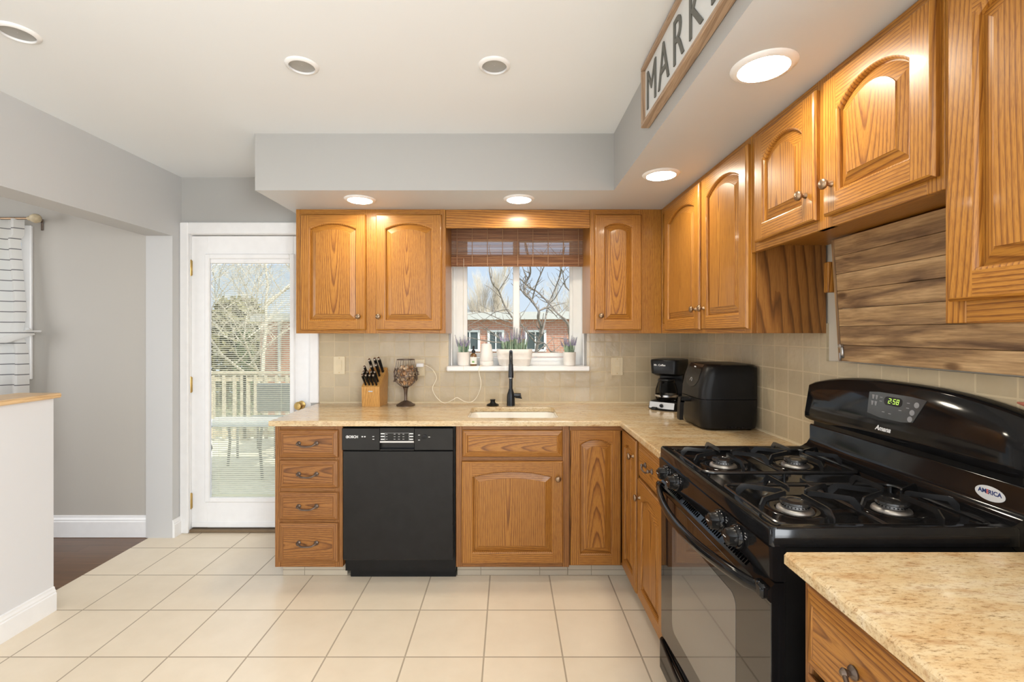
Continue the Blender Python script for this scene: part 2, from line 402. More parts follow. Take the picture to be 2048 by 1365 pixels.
def brick():
    n = NT('red_brick'); s = n.n('SeparateXYZ'); n.l(n.n('TexCoord').outputs['Object'], s.inputs[0]); cb = n.n('CombineXYZ')
    n.l(s.outputs['X'], cb.inputs[0]); n.l(s.outputs['Z'], cb.inputs[1])
    b = n.n('TexBrick', offset=.5)
    for k, x in (('Scale', 1), ('Mortar Size', .008), ('Brick Width', .24), ('Row Height', .085)): b.inputs[k].default_value = x
    b.inputs['Color1'].default_value = (.58, .28, .19, 1); b.inputs['Color2'].default_value = (.50, .225, .15, 1); b.inputs['Mortar'].default_value = (.55, .47, .40, 1)
    n.l(cb.outputs[0], b.inputs['Vector']); return n.set(b.outputs['Color'], .9)
M['brick'] = brick()
def oven_glass():
    n = NT('oven_door_glass'); return n.set((.010, .010, .011), .03, spec=.75)
M['ovenw'] = oven_glass()

# ------------------------------------------------------------------ dimensions of the room
YB, XR, ZC = 3.18, 1.235, 2.43          # back wall, right wall, ceiling
XL, XL2, YP = -2.24, -2.417, 3.095      # left wall faces, pillar front
YD = 3.12                               # dining-room back wall
ZS, YS, XS = 2.126, 2.482, .560         # soffit underside, faces
ZK = .888                               # worktop height

# ------------------------------------------------------------------ structure
struct(MB().box(-2.40, XR+.15, -2.3, 3.40, -.06, 0), 'floor', M['floor'], 'cream square tiled kitchen floor')
struct(MB().box(-5.4, -2.40, -2.3, 3.3, -.06, -.002), 'floor_dining', M['woodfloor'], 'dark brown wood floor of the next room')
struct(MB().box(-5.4, XR+.15, -2.3, 3.34, ZC, ZC+.12), 'ceiling', M['ceil'])
wb = MB()
DX0, DX1, DZ = -2.195, -1.355, 2.045; WX0, WX1, WZ0, WZ1 = -.393, .511, 1.125, 2.06
wb.box(XL2, DX0, YB, YB+.16, 0, ZC); wb.box(DX0, DX1, YB, YB+.16, DZ, ZC); wb.box(DX1, WX0, YB, YB+.16, 0, ZC)
wb.box(WX0, WX1, YB, YB+.16, 0, WZ0); wb.box(WX0, WX1, YB, YB+.16, WZ1, ZC); wb.box(WX1, XR+.15, YB, YB+.16, 0, ZC)
struct(wb, 'wall_back', M['wall'])
struct(MB().box(XR, XR+.15, -.6, YB, 0, ZC).box(XR, XR+.15, -2.3, -2.1, 0, ZC).box(XR, XR+.15, -2.1, -.6, 0, .70).box(XR, XR+.15, -2.1, -.6, 2.12, ZC), 'wall_right', paint('cream_wall_paint', (.58, .53, .44)))
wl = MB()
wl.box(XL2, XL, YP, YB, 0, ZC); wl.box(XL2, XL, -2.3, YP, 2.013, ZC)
struct(wl, 'wall_left', paint('lightened_wall_paint', (.53, .53, .525)), 'grey pillar and header beam over the opening to the next room')  # wall paint lightened here to stand in for light from the right
struct(MB().box(XL2, XL, -2.3, 2.287, 0, 1.043), 'wall_half', M['halfw'], 'pale half wall with a wood cap')
g = G('y')
struct(MB().box(XL2-.02, XL+.02, -2.3, 2.312, 1.043, 1.067, .006, g=g), 'trim_1', M['capw'], 'pale wood cap on the half wall')
# dining-room walls
wd = MB(); QX0, QX1, QZ0, QZ1 = -4.35, -3.255, 1.12, 2.02
wd.box(-5.4, QX0, YD, YD+.14, 0, ZC); wd.box(QX1, XL2, YD, YD+.14, 0, ZC); wd.box(QX0, QX1, YD, YD+.14, 0, QZ0); wd.box(QX0, QX1, YD, YD+.14, QZ1, ZC)
struct(wd, 'wall_dining', M['dwall'])
wf = MB(); wf.box(-5.4, -5.25, -2.3, -.8, 0, ZC); wf.box(-5.4, -5.25, 2.0, YD, 0, ZC); wf.box(-5.4, -5.25, -.8, 2.0, 0, .5); wf.box(-5.4, -5.25, -.8, 2.0, 2.3, ZC)
struct(wf, 'wall_dining_left', M['dwall'])
wr = MB(); wr.box(-5.4, -2.3, -2.45, -2.3, 0, ZC); wr.box(1.1, XR+.15, -2.45, -2.3, 0, ZC); wr.box(-2.3, 1.1, -2.45, -2.3, 2.32, ZC); wr.box(-2.3, 1.1, -2.45, -2.3, 0, .35)
struct(wr, 'wall_rear', M['wall'])
# soffit (dropped ceiling over the cabinets)
so = MB(); so.prism([(PX(510, YS), YB), (PX(510, YS), YS), (XS, YS), (XS, -.45), (XR, -.45), (XR, YB)], 'z', ZS, ZC)
so.mi = [1 if all(abs(so.v[q].z-ZS) < 1e-4 for q in f) else 0 for f in so.f]
struct(so, 'ceiling_soffit', [M['wall'], M['wallc']], 'grey dropped soffit above the wall cabinets')
# baseboards
def base_prof(d=.016, h=.13): return [(0, 0), (d, 0), (d, h*.72), (d*.75, h*.76), (d*.8, h*.82), (d*.45, h*.9), (d*.4, h*.97), (0, h)]
struct(MB().prism([(YD-p[0], p[1]) for p in base_prof(.018, .142)], 'x', -5.25, XL2), 'baseboard_dining', M['white'])
struct(MB().prism([(XL+p[0], p[1]) for p in base_prof(.016, .118)], 'y', -2.3, 2.287), 'baseboard_half', M['white'])
struct(MB().prism([(XL+p[0], p[1]) for p in base_prof(.014, .118)], 'y', YP, YB), 'baseboard_pillar', M['white'])
# tiled backsplash
sp = MB(); T = .009
sp.box(-1.293, WX0-.02, YB-T, YB, ZK, 1.40); sp.box(WX0-.02, WX1+.02, YB-T, YB, ZK, 1.112); sp.box(WX1+.02, XR, YB-T, YB, ZK, 1.40)
struct(sp, 'wall_back_tiles', M['splash'], 'beige handmade tile backsplash below the window')
sp = MB(); sp.box(XR-T, XR, 1.795, YB-T, ZK, 1.40); sp.box(XR-T, XR, -.4, 1.795, .5, 1.255)
struct(sp, 'wall_right_tiles', M['splash_r'], 'beige handmade tile backsplash along the right wall')
struct(MB().box(-1.29, XR-T, YB-T-.006, YB-T, ZK, ZK+.006).box(XR-T-.006, XR-T, 1.85, YB-T, ZK, ZK+.006), 'trim_6', M['cream'])

# door to the deck
cs = MB()
for a, b in ((XL+.001, -2.182), (-1.356, -1.294)): cs.box(a, b, YB-.022, YB, 0 if a < -2 else ZK, 2.119, .005)
cs.box(-2.182, -1.356, YB-.022, YB, 2.04, 2.119, .005)
cs.box(DX0, DX0+.012, YB, YB+.16, 0, DZ); cs.box(DX1-.012, DX1, YB, YB+.16, 0, DZ); cs.box(DX0, DX1, YB, YB+.16, DZ-.006, DZ)
struct(cs, 'trim_2', M['white'], 'white casing around the deck door')
struct(MB().box(DX0+.012, DX1-.012, YB-.01, YB+.15, 0, .022, .004), 'trim_3', plain('threshold_bronze', (.22, .16, .10), .4, metal=.5), 'bronze door threshold')
dr = thing('door_1', 'white door with a full glass pane and mini blind opening to the deck', 'door', (-1.775, YB+.02, .026))
dr['kind'] = 'structure'
dw, dh = .408, 2.006
gx0, gx1, gz0, gz1 = -2.055+1.775, -1.505+1.775, .235-.026, 1.875-.026
d = MB(); d.box(-dw, gx0-.02, 0, .044, 0, dh, .002); d.box(gx1+.02, dw, 0, .044, 0, dh, .002); d.box(gx0-.02, gx1+.02, 0, .044, 0, gz0-.02); d.box(gx0-.02, gx1+.02, 0, .044, gz1+.02, dh)
d.build('leaf', M['white'], dr)
lf = MB()
o_, i_ = .038, .0
def frame_ring(mb, x0, x1, z0, z1, wd_, y0, y1, b=.004, mi=0):
    mb.box(x0-wd_, x0, y0, y1, z0-wd_, z1+wd_, b, mi); mb.box(x1, x1+wd_, y0, y1, z0-wd_, z1+wd_, b, mi)
    mb.box(x0, x1, y0, y1, z0-wd_, z0, b, mi); mb.box(x0, x1, y0, y1, z1, z1+wd_, b, mi)
frame_ring(lf, gx0, gx1, gz0, gz1, .034, -.013, .006, .006); lf.build('lite_frame', M['white'], dr)
MB().box(gx0-.01, gx1+.01, .030, .034, gz0-.01, gz1+.01).build('pane', M['glass'], dr)
bl = MB(); nsl = 116
hs = (gz1-.035-gz0-.012)/nsl
for i in range(nsl):
    z = gz0+.014+i*hs; c, s_ = .0068*math.cos(R(26)), .0068*math.sin(R(26))
    bl.add([(gx0+.004, .014-c, z-s_), (gx1-.004, .014-c, z-s_), (gx1-.004, .014, z+.0010), (gx0+.004, .014, z+.0010), (gx1-.004, .014+c, z+s_), (gx0+.004, .014+c, z+s_)], [(0, 1, 2, 3), (3, 2, 4, 5)])
bo = bl.build('blind', M['slat'], dr)
bo['label'] = 'cream mini blind behind the door glass'
MB().box(gx0, gx1, -.004, .022, gz1-.03, gz1, .003).box((gx0+gx1)/2-.04, (gx0+gx1)/2+.06, -.008, .0, gz1-.02, gz1-.006, .002).build('head_rail', M['white'], bo)
MB().box(gx0+.002, gx1-.002, .007, .021, gz0, gz0+.012, .002).build('bottom_rail', M['slat'], bo)
lc = MB()
for x in (gx0+.055, gx1-.065): lc.tube([(x, .006, gz0), (x, .006, gz1-.03)], .0009, 5)
lc.build('ladder_cord', M['slat'], bo)
for i, v in enumerate((536, 770, 1003)):
    z = PZ(v, 3.19)-.026; MB().box(-dw-.007, -dw+.006, -.006, .006, z-.052, z+.052, .003).lathe([(.006, z-.056), (.0075, z-.05), (.0075, z+.05), (.006, z+.056)], (-dw-.003, -.008, 0), 10).build('hinge', M['brass'], dr)
MB().lathe([(.028, -.001), (.028, -.006), (.012, -.012), (.011, -.03), (.026, -.04), (.029, -.052), (.022, -.064), (.004, -.067)], (dw-.06, 0, PZ(813, 3.14)-.026), 20, 'y').build('knob', M['brass'], dr)
MB().box(-dw+.004, dw-.004, -.008, 0, .004, .034, .002).build('sweep', M['white'], dr)
MB().box(dw-.045, dw-.005, -.006, 0, dh-.012, dh-.002).tube([(dw-.04, -.01, dh-.006), (dw+.01, -.012, dh+.004)], .003, 6).build('latch_arm', M['steel'], dr)

# kitchen window
wn = thing('window_1', 'white sliding kitchen window behind the sink', 'window', ((WX0+WX1)/2, YB+.11, WZ0)); wn['kind'] = 'structure'
hw = (WX1-WX0)/2; hh = WZ1-WZ0
ox = (WX0+WX1)/2
fx0, fx1 = PX(935, 3.30)-ox, PX(1139, 3.30)-ox; fz0 = PZ(706, 3.30)-WZ0
f = MB(); f.box(-hw, fx0-.03, -.02, .05, 0, hh); f.box(fx1+.02, hw, -.02, .05, 0, hh); f.box(fx0-.03, fx1+.02, -.02, .05, 0, fz0-.035); f.box(fx0-.03, fx1+.02, -.02, .05, hh-.04, hh)
f.box(-hw+.02, -hw+.028, -.024, -.02, 0, hh); f.box(fx0-.03, fx1+.02, -.026, -.02, fz0-.055, fz0-.05)
f.build('frame', M['vinyl'], wn)
mx0, mx1 = PX(1026, 3.30)-ox, PX(1039, 3.30)-ox
for nm, a, b, yy in (('sash', fx0, mx0+.005, .0), ('sash', mx1-.005, fx1, .022)):
    q = MB(); frame_ring(q, a, b, fz0, hh-.05, .03, yy-.012, yy+.012, .003); so_ = q.build(nm, M['vinyl'], wn)
    MB().box(a-.01, b+.01, yy-.003, yy+.003, fz0-.01, hh-.04).build('pane', M['glass'], so_)
MB().box(mx0, mx1, -.016, .03, fz0-.02, hh-.04, .004).build('meeting_stile', M['vinyl'], wn)
jb = MB(); jb.box(WX0-.001, WX0+.004, YB-.012, YB+.1, WZ0, WZ1); jb.box(WX1-.004, WX1+.001, YB-.012, YB+.1, WZ0, WZ1)
struct(jb, 'trim_4', M['white'], 'white window reveal')
struct(MB().box(-.419, .543, 3.108, YB+.095, 1.108, 1.142, .007), 'trim_5', M['white'], 'white window sill above the sink')

# dining window with its casing
w2 = thing('window_2', 'white window behind the striped curtain in the next room', 'window', ((QX0+QX1)/2, YD, QZ0)); w2['kind'] = 'structure'
h2 = (QX1-QX0)/2; z2 = QZ1-QZ0
f = MB(); frame_ring(f, -h2, h2, 0, z2, .065, -.02, 0, .005); f.box(-h2, h2, .05, .09, z2/2-.02, z2/2+.02); f.box(-h2, -h2+.03, .03, .09, 0, z2); f.box(h2-.03, h2, .03, .09, 0, z2); f.box(-h2, h2, .03, .09, 0, .03); f.box(-h2, h2, .03, .09, z2-.03, z2)
f.build('frame', M['white'], w2)
MB().box(-h2, h2, .068, .072, 0, z2).build('pane', M['glass'], w2)

# ------------------------------------------------------------------ cabinets
def contour(w_, h_, sw, rb, rt, rise, d, n=14):
    x0, x1 = sw+d, w_-sw-d; zb = rb+d; zs = h_-rt-rise-d*.8; zc = h_-rt-d
    half = (x1-x0)/2; k = zc-zs
    pts = [(x0, zb), (x1, zb)]
    if k < .002: return pts+[(x1, zc), (x0, zc)]
    rad = (half*half+k*k)/(2*k); cx = (x0+x1)/2; czz = zc-rad; a = math.asin(min(1, half/rad))
    return pts+[(cx+rad*math.sin(a-2*a*i/n), czz+rad*math.cos(a-2*a*i/n)) for i in range(n+1)]
def make_door(parent, x, z, w_, h_, rise=.04, sw=.056, rb=.058, rt=.052, t=.02, m='oak', knob=None, y=0, name='door'):
    f = MB(); f.M = Matrix.Translation((x, y, z)); e = .007; yf = -t
    gl, gr_, gb, gt = G('z'), G('z'), G('x'), G('x')
    f.add([(e, yf, e), (sw, yf, e), (sw, yf, h_-e), (e, yf, h_-e)], [(0, 1, 2, 3)], g=gl)
    f.add([(w_-sw, yf, e), (w_-e, yf, e), (w_-e, yf, h_-e), (w_-sw, yf, h_-e)], [(0, 1, 2, 3)], g=gr_)
    f.add([(sw, yf, e), (w_-sw, yf, e), (w_-sw, yf, rb), (sw, yf, rb)], [(0, 1, 2, 3)], g=gb)
    c0 = contour(w_, h_, sw, rb, rt, rise, 0)
    top = c0[2:]; n = len(top)
    f.add([(p[0], yf, p[1]) for p in top]+[(p[0], yf, h_-e) for p in top], [(i, i+1, n+i+1, n+i) for i in range(n-1)], g=gt)
    # stile sides between spring line and rail ends are covered by the full-height stiles
    def ringq(a, b, ya, yb, gs):
        for i in range(4):
            j = (i+1) % 4; f.add([(a[i][0], ya, a[i][1]), (a[j][0], ya, a[j][1]), (b[j][0], yb, b[j][1]), (b[i][0], yb, b[i][1])], [(0, 1, 2, 3)], g=gs[i])
    q = lambda d: [(d, d), (w_-d, d), (w_-d, h_-d), (d, h_-d)]
    gs = (gb, gr_, gt, gl)
    ringq(q(e), q(e*.4), yf, yf+.003, gs); ringq(q(e*.4), q(0), yf+.003, yf+.009, gs); ringq(q(0), q(.002), yf+.009, 0, gs)
    f.add([(p[0], 0, p[1]) for p in q(.002)], [(0, 1, 2, 3)])
    prev, py = c0, yf
    for d, yy in ((.003, yf+.001), (.0055, yf+.004), (.007, yf+.007), (.008, yf+.0145)):
        c = contour(w_, h_, sw, rb, rt, rise, d); k = len(c)
        f.add([(p[0], py, p[1]) for p in prev]+[(p[0], yy, p[1]) for p in c], [(i, (i+1) % k, k+(i+1) % k, k+i) for i in range(k)], g=gl); prev, py = c, yy
    do = f.build(name, M[m], parent, recalc=False)
    p_ = MB(); p_.M = f.M
    rings = []
    pw = .030 if w_ > .22 else .024
    for d, yy in ((.005, yf+.0148), (.010, yf+.0144), (.010+pw, yf+.0032), (.0105+pw, yf+.0008)):
        rings.append([(a[0], yy, a[1]) for a in contour(w_, h_, sw, rb, rt, rise, d)])
    gp = G('z', w_/2, True); gb2 = G('x'); gs2 = G('z')
    k = len(rings[0])
    for a, b in zip(rings[:-1], rings[1:]):
        for i in range(k):
            j = (i+1) % k; gg = gb2 if (i == 0 or 1 < i < k-1) else gs2
            p_.add([a[i], a[j], b[j], b[i]], [(0, 1, 2, 3)], g=gg)
    p_.add(rings[-1], [list(range(k))], g=gp)
    p_.build('panel', M[m], do, recalc=False)
    if knob: make_knob(do, x+knob[0], y-t, z+knob[1])
    return do
def make_knob(parent, x, y, z):
    MB().lathe([(.009, 0), (.008, -.003), (.0055, -.008), (.006, -.013), (.012, -.017), (.0155, -.021), (.016, -.025), (.0125, -.030), (.004, -.032)], (x, y, z), 18, 'y').build('knob', M['nickel'], parent)
def make_pull(parent, x, y, z, hw_=.048):
    p = MB()
    for s_ in (-1, 1):
        p.lathe([(.012, 0), (.0125, -.003), (.010, -.006), (.005, -.009), (.005, -.018)], (x+s_*hw_, y, z+.004), 14, 'y')
        p.lathe([(.007, -.014), (.0085, -.019), (.004, -.025)], (x+s_*hw_, y, z+.004), 12, 'y')
    p.tube(bez([(x-hw_, y-.018, z+.004), (x-hw_*.6, y-.024, z-.006), (x, y-.025, z-.009), (x+hw_*.6, y-.024, z-.006), (x+hw_, y-.018, z+.004)], 5), .0046, 8)
    p.build('handle', M['pewter'], parent)
def make_drawer(parent, x, z, w_, h_, m='oakb', pull=True, y=0, t=.02, name='drawer', border=.03):
    f = MB(); f.M = Matrix.Translation((x, y, z)); yf = -t; gx = G('x', h_/2, True)
    q = lambda d: [(d, d), (w_-d, d), (w_-d, h_-d), (d, h_-d)]
    gz1, gz2, gx1, gx2 = G('z'), G('z'), G('x'), G('x'); gs = (gx1, gz2, gx2, gz1)
    lv = [(.002, 0), (0, yf+.012), (.004, yf+.008), (border-.003, yf+.0005), (border, yf+.0025), (border+.003, yf+.0005)]
    for (d1, y1), (d2, y2) in zip(lv[:-1], lv[1:]):
        a, b = q(d1), q(d2)
        for i in range(4):
            j = (i+1) % 4; f.add([(a[i][0], y1, a[i][1]), (a[j][0], y1, a[j][1]), (b[j][0], y2, b[j][1]), (b[i][0], y2, b[i][1])], [(0, 1, 2, 3)], g=gs[i])
    f.add([(p[0], lv[-1][1], p[1]) for p in q(lv[-1][0])], [(0, 1, 2, 3)], g=gx)
    f.add([(p[0], 0, p[1]) for p in q(.002)], [(3, 2, 1, 0)])
    o = f.build(name, M[m], parent, recalc=False)
    if pull: make_pull(o, x+w_/2, y-t, z+h_/2)
    return o
def face_frame(parent, W, HH, stiles, rails, m, ft=.02):
    f = MB()
    for a, b in stiles: f.box(a, b, 0, ft, 0, HH, .0015, g=G('z'))
    for a, b, c, d in rails: f.box(a, b, .0005, ft, c, d, .0012, g=G('x'))
    return f.build('face_frame', M[m], parent)
def carcass(parent, W, HH, D, m, ft=.02, t=.015, open_=False, z0=0.0):
    c = MB(); c.box(0, t, ft, D, z0, HH, g=G('zs')); c.box(W-t, W, ft, D, z0, HH, g=G('zs')); c.box(t, W-t, ft, D, z0, z0+t, g=G('xt')); c.box(t, W-t, ft, D, HH-t, HH, g=G('xt')); c.box(t, W-t, D-.006, D, z0+t, HH-t, g=G('z'))
    return c.build('carcass', M[m], parent)

YU = 2.86; ZU = 1.362; HU = ZS-ZU
def bx(u, y=YU-.02): return PX(u, y)
# wall cabinet left of the window
x0, x1 = PX(592, YU), PX(891, YU)
c1 = thing('wall_cabinet', 'honey oak two-door wall cabinet left of the window', 'cabinet', (x0, YU, ZU)); W = x1-x0
m0, m1 = bx(726)-x0, bx(755)-x0
carcass(c1, W, HU, YB-YU-T, 'oak')
face_frame(c1, W, HU, [(0, .035), (m0, m1), (W-.035, W)], [(.035, W-.035, 0, .035), (.035, W-.035, HU-.032, HU)], 'oak')
zb, zt = PZ(660.8, YU-.02)-ZU, PZ(428.7, YU-.02)-ZU
for a, b, kn in ((599.3, 731, 'r'), (751, 883, 'l')):
    xa, xb = bx(a)-x0, bx(b)-x0; ww = xb-xa
    make_door(c1, xa, zb, ww, zt-zb, .034, knob=((bx(718.2)-x0-xa) if kn == 'r' else (bx(758)-x0-xa), PZ(633.6, YU-.03)-ZU-zb))
# wall cabinet right of the window
x0, x1 = PX(1180.5, YU), .938
c2 = thing('wall_cabinet', 'honey oak single-door wall cabinet right of the window, in the corner', 'cabinet', (x0, YU, ZU)); W = x1-x0
carcass(c2, W, HU, YB-YU-T, 'oak')
xa, xb = bx(1190)-x0, bx(1284)-x0
face_frame(c2, W, HU, [(0, .035), (xb-.01, W)], [(.035, xb-.01, 0, .035), (.035, xb-.01, HU-.032, HU)], 'oak')
make_door(c2, xa, zb, xb-xa, zt-zb, .024, knob=(bx(1201.4)-x0-xa, PZ(632, YU-.03)-ZU-zb))
# valance over the window
vx0, vx1 = PX(891, YU)+.0015, PX(1180.5, YU)-.0015; zv = PZ(456, YU)
tag(MB().box(vx0, vx1, YU+.002, YU+.022, zv, ZS-.001, .002, g=G('x')).build('valance', M['oak']), 'honey oak valance board over the window blind', 'valance')
# right-hand run
XU = .938; RZ = R(-90)
def right_cab(label, y_far, y_near, z, hh, stile, mul, dz0, dz1, pairs, rise, m='oak', depth=None):
    c = thing('wall_cabinet', label, 'cabinet', (XU, y_far, z), RZ); W = y_far-y_near
    carcass(c, W, hh, (depth or (XR-T-XU)), m, z0=.0 if hh > .6 else .03)
    face_frame(c, W, hh, [(0, stile[0]), (W-stile[1], W)]+([mul] if mul else []), [(stile[0], W-stile[1], 0, .06), (stile[0], W-stile[1], hh-.034, hh)], m)
    for a, b, kx, kz in pairs: make_door(c, a, dz0, b-a, dz1-dz0, rise, knob=(kx-a, kz) if kx else None)
    return c
def ry(u, x=XU-.02): return 930*x/(u-1018)
YA = YU-.001; YA2 = 1.799; YA3 = 1.0
# the tall corner pair: far door, near door
d1a, d1b = YA-ry(1328), YA-ry(1397)
d2a, d2b = YA-ry(1401.5), YA-ry(1492)
c3 = right_cab('tall honey oak two-door wall cabinet on the right wall, above the air fryer', YA, YA2+.001, ZU, HU, (.012, .05), (d1b-.02, d2a+.02), .018, HU-.03,
               [(d1a, d1b, d1b-.035, .10), (d2a, d2b, d2a+.035, .10)], .045)
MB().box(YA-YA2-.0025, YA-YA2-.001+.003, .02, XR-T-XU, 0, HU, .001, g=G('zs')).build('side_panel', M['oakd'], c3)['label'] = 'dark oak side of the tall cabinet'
ZH = 1.672; HH_ = ZS-ZH
d1a, d1b = YA2-ry(1506), YA2-ry(1626); d2a, d2b = YA2-ry(1643), YA2-ry(1861)
c4 = right_cab('short honey oak two-door wall cabinet above the stove', YA2-.003, YA3+.001, ZH, HH_, (.03, .045), (d1b-.015, d2a+.015), .030, HH_-.03,
               [(d1a, d1b, d1b-.038, .085), (d2a, d2b, d2a+.038, .085)], .05)
c5 = right_cab('large honey oak wall cabinet at the near end of the right wall', YA3, .15, 1.382, ZS-1.382, (.045, .045), (.40, .45), .045, ZS-1.382-.03,
               [(.022, .42, None, 0), (.435, .83, None, 0)], .05)

# ---- base cabinets
YC = 2.55; ZB = .0795; HB = .857-ZB; DB = YB-T-YC-.002
def toe(parent, a, b, D0=.07):
    MB().box(a, b, D0, D0+.012, -ZB, 0.0).build('toe_kick', M['toe'], parent)['label'] = 'beige tiled toe kick'
def vz(v): return PZ(v, YC-.02)-ZB
x0, x1 = PX(550, YC), PX(686, YC)-.001
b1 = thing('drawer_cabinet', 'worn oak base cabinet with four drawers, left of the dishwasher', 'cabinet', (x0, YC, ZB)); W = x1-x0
carcass(b1, W, HB, DB, 'oakb')
dz = [(861, 917), (922, 978), (986.5, 1042.5), (1048, 1127.6)]
face_frame(b1, W, HB, [(0, .03), (W-.045, W)], [(.03, W-.045, vz(b)-.03, vz(b)+.012) for a, b in dz]+[(.03, W-.045, HB-.03, HB)], 'oakb')
xa, xb = bx(556, YC-.02)-x0, bx(675, YC-.02)-x0
for a, b in dz: make_drawer(b1, xa, vz(b), xb-xa, vz(a)-vz(b), 'oakb', border=.026)
toe(b1, .01, W)
x0, x1 = PX(912, YC), PX(1138.5, YC)-.001
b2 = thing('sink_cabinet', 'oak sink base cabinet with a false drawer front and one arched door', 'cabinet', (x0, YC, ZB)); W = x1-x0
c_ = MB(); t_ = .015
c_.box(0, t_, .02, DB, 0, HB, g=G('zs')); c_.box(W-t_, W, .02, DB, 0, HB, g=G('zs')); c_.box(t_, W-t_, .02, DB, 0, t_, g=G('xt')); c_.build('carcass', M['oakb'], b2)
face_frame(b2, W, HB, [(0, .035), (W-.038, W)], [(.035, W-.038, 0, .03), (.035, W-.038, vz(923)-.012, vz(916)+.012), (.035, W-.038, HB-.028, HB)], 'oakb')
xa, xb = bx(924.6, YC-.02)-x0, bx(1125.8, YC-.02)-x0
make_drawer(b2, xa, vz(915.5), xb-xa, vz(861.6)-vz(915.5), 'oakm', pull=False, name='false_drawer_front')
xa, xb = bx(922.8, YC-.02)-x0, bx(1126.7, YC-.02)-x0
make_door(b2, xa, vz(1128.8), xb-xa, vz(923.7)-vz(1128.8), .03, sw=.058, m='oakm', knob=(bx(1116, YC-.03)-x0-xa, PZ(958, YC-.03)-ZB-vz(1128.8)))
toe(b2, 0, W)
# corner cabinet with a folding L-shaped door
x0 = PX(1139, YC); XF = .637; YF2 = 2.252
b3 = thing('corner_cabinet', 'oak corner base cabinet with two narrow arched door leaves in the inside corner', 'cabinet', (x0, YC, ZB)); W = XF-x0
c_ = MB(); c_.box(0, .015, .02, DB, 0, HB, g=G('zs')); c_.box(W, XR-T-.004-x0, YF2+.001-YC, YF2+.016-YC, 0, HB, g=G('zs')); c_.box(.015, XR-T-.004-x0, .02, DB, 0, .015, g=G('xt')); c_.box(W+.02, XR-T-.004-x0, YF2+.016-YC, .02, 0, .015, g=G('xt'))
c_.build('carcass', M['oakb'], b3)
make_door(b3, bx(1142, YC-.02)-x0, vz(1136), .617-.001-bx(1142, YC-.02), vz(860.8)-vz(1136), .03, sw=.05, rb=.06, m='oakm', y=.018)
rt_ = bpy.data.objects.new('door_pivot', None)
bpy.data.objects.remove(rt_)
def swap(o, M4):
    o.data.transform(M4)
    for ch in o.children: swap(ch, M4)
dL = YC-.022-YF2-.003
dd = make_door(b3, 0, 0, dL, vz(860.8)-vz(1136), .03, sw=.05, rb=.06, m='oakm', knob=(dL-.035, vz(860.8)-vz(1136)-.085))
swap(dd, Matrix.Translation((.637-x0, -.003, vz(1136))) @ Matrix.Rotation(RZ, 4, 'Z'))
MB().box(W, W+.02, YF2-YC, -.02, HB-.03, HB, g=G('yt')).box(0, W, 0, .02, HB-.028, HB, g=G('x')).build('face_frame', M['oakb'], b3)
MB().box(0, W+.07, .07, .082, -ZB, 0).box(W+.058, W+.07, YF2-YC, .07, -ZB, 0).build('toe_kick', M['toe'], b3)['label'] = 'beige tiled toe kick'
# drawer over door, between the corner and the stove
def right_base(label, y_far, y_near, m, parts, nm='base_cabinet'):
    c = thing(nm, label, 'cabinet', (XF, y_far, ZB), RZ); W = y_far-y_near
    carcass(c, W, HB, XR-T-.004-XF, m)
    face_frame(c, W, HB, [(0, .025), (W-.025, W)], [(.025, W-.025, 0, .03), (.025, W-.025, HB-.03, HB), (.025, W-.025, HB-.20, HB-.17)], m)
    toe(c, 0, W); return c, W
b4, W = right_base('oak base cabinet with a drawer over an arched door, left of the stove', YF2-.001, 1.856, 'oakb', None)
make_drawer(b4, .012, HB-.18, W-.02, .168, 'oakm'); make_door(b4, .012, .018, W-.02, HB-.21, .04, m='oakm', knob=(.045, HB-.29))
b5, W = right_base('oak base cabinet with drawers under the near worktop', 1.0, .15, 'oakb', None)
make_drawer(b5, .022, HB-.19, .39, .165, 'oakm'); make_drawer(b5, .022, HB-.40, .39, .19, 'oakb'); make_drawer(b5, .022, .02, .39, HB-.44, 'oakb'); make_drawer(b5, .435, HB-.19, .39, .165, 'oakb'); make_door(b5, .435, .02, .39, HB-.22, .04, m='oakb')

# ---- worktops
YF, XW = 2.5155, .600
k = MB(); zt, zl = ZK, ZK-.0305
sx0, sx1, sy0, sy1 = -.236, .282, 2.613, 2.986
outer = [(PX(537, YF), YF), (XW, YF), (XW, 1.849), (XR-T-.001, 1.849), (XR-T-.001, YB-T-.001), (PX(537, YF), YB-T-.001)]
OUTL = outer
hole = rrect(sx0, sx1, sy0, sy1, .045, 6)
bm = bmesh.new()
def poly_edges(pl, z): 
    vs = [bm.verts.new((p[0], p[1], z)) for p in pl]; return [bm.edges.new((vs[i], vs[(i+1) % len(vs)])) for i in range(len(vs))]
e_ = poly_edges(outer, zt)+poly_edges(hole, zt)
bmesh.ops.triangle_fill(bm, edges=e_, use_beauty=True)
r_ = bmesh.ops.extrude_face_region(bm, geom=bm.faces[:])
for v in [v for v in r_['geom'] if isinstance(v, bmesh.types.BMVert)]: v.co.z = zl
bmesh.ops.recalc_face_normals(bm, faces=bm.faces)
ed = [e for e in bm.edges if len(e.link_faces) == 2 and abs(e.calc_face_angle(0)) > .6 and abs(e.verts[0].co.z-e.verts[1].co.z) < 1e-5]
bmesh.ops.bevel(bm, geom=ed, offset=.006, segments=2, affect='EDGES', profile=.6)
me = bpy.data.meshes.new('worktop'); bm.to_mesh(me); bm.free(); me.materials.append(M['granite'])
wt = bpy.data.objects.new('worktop', me); C.objects.link(wt)
tag(wt, 'L-shaped beige granite worktop with the sink cutout', 'worktop')
nc = MB(); pl = [(.594, 1.012), (.594, .10), (XR-T-.001, .10), (XR-T-.001, 1.012)]
nc.box(.594, XR-T-.001, .10, 1.010, zl, zt, .006)
tag(nc.build('worktop', M['granite']), 'near beige granite worktop to the right of the stove', 'worktop')
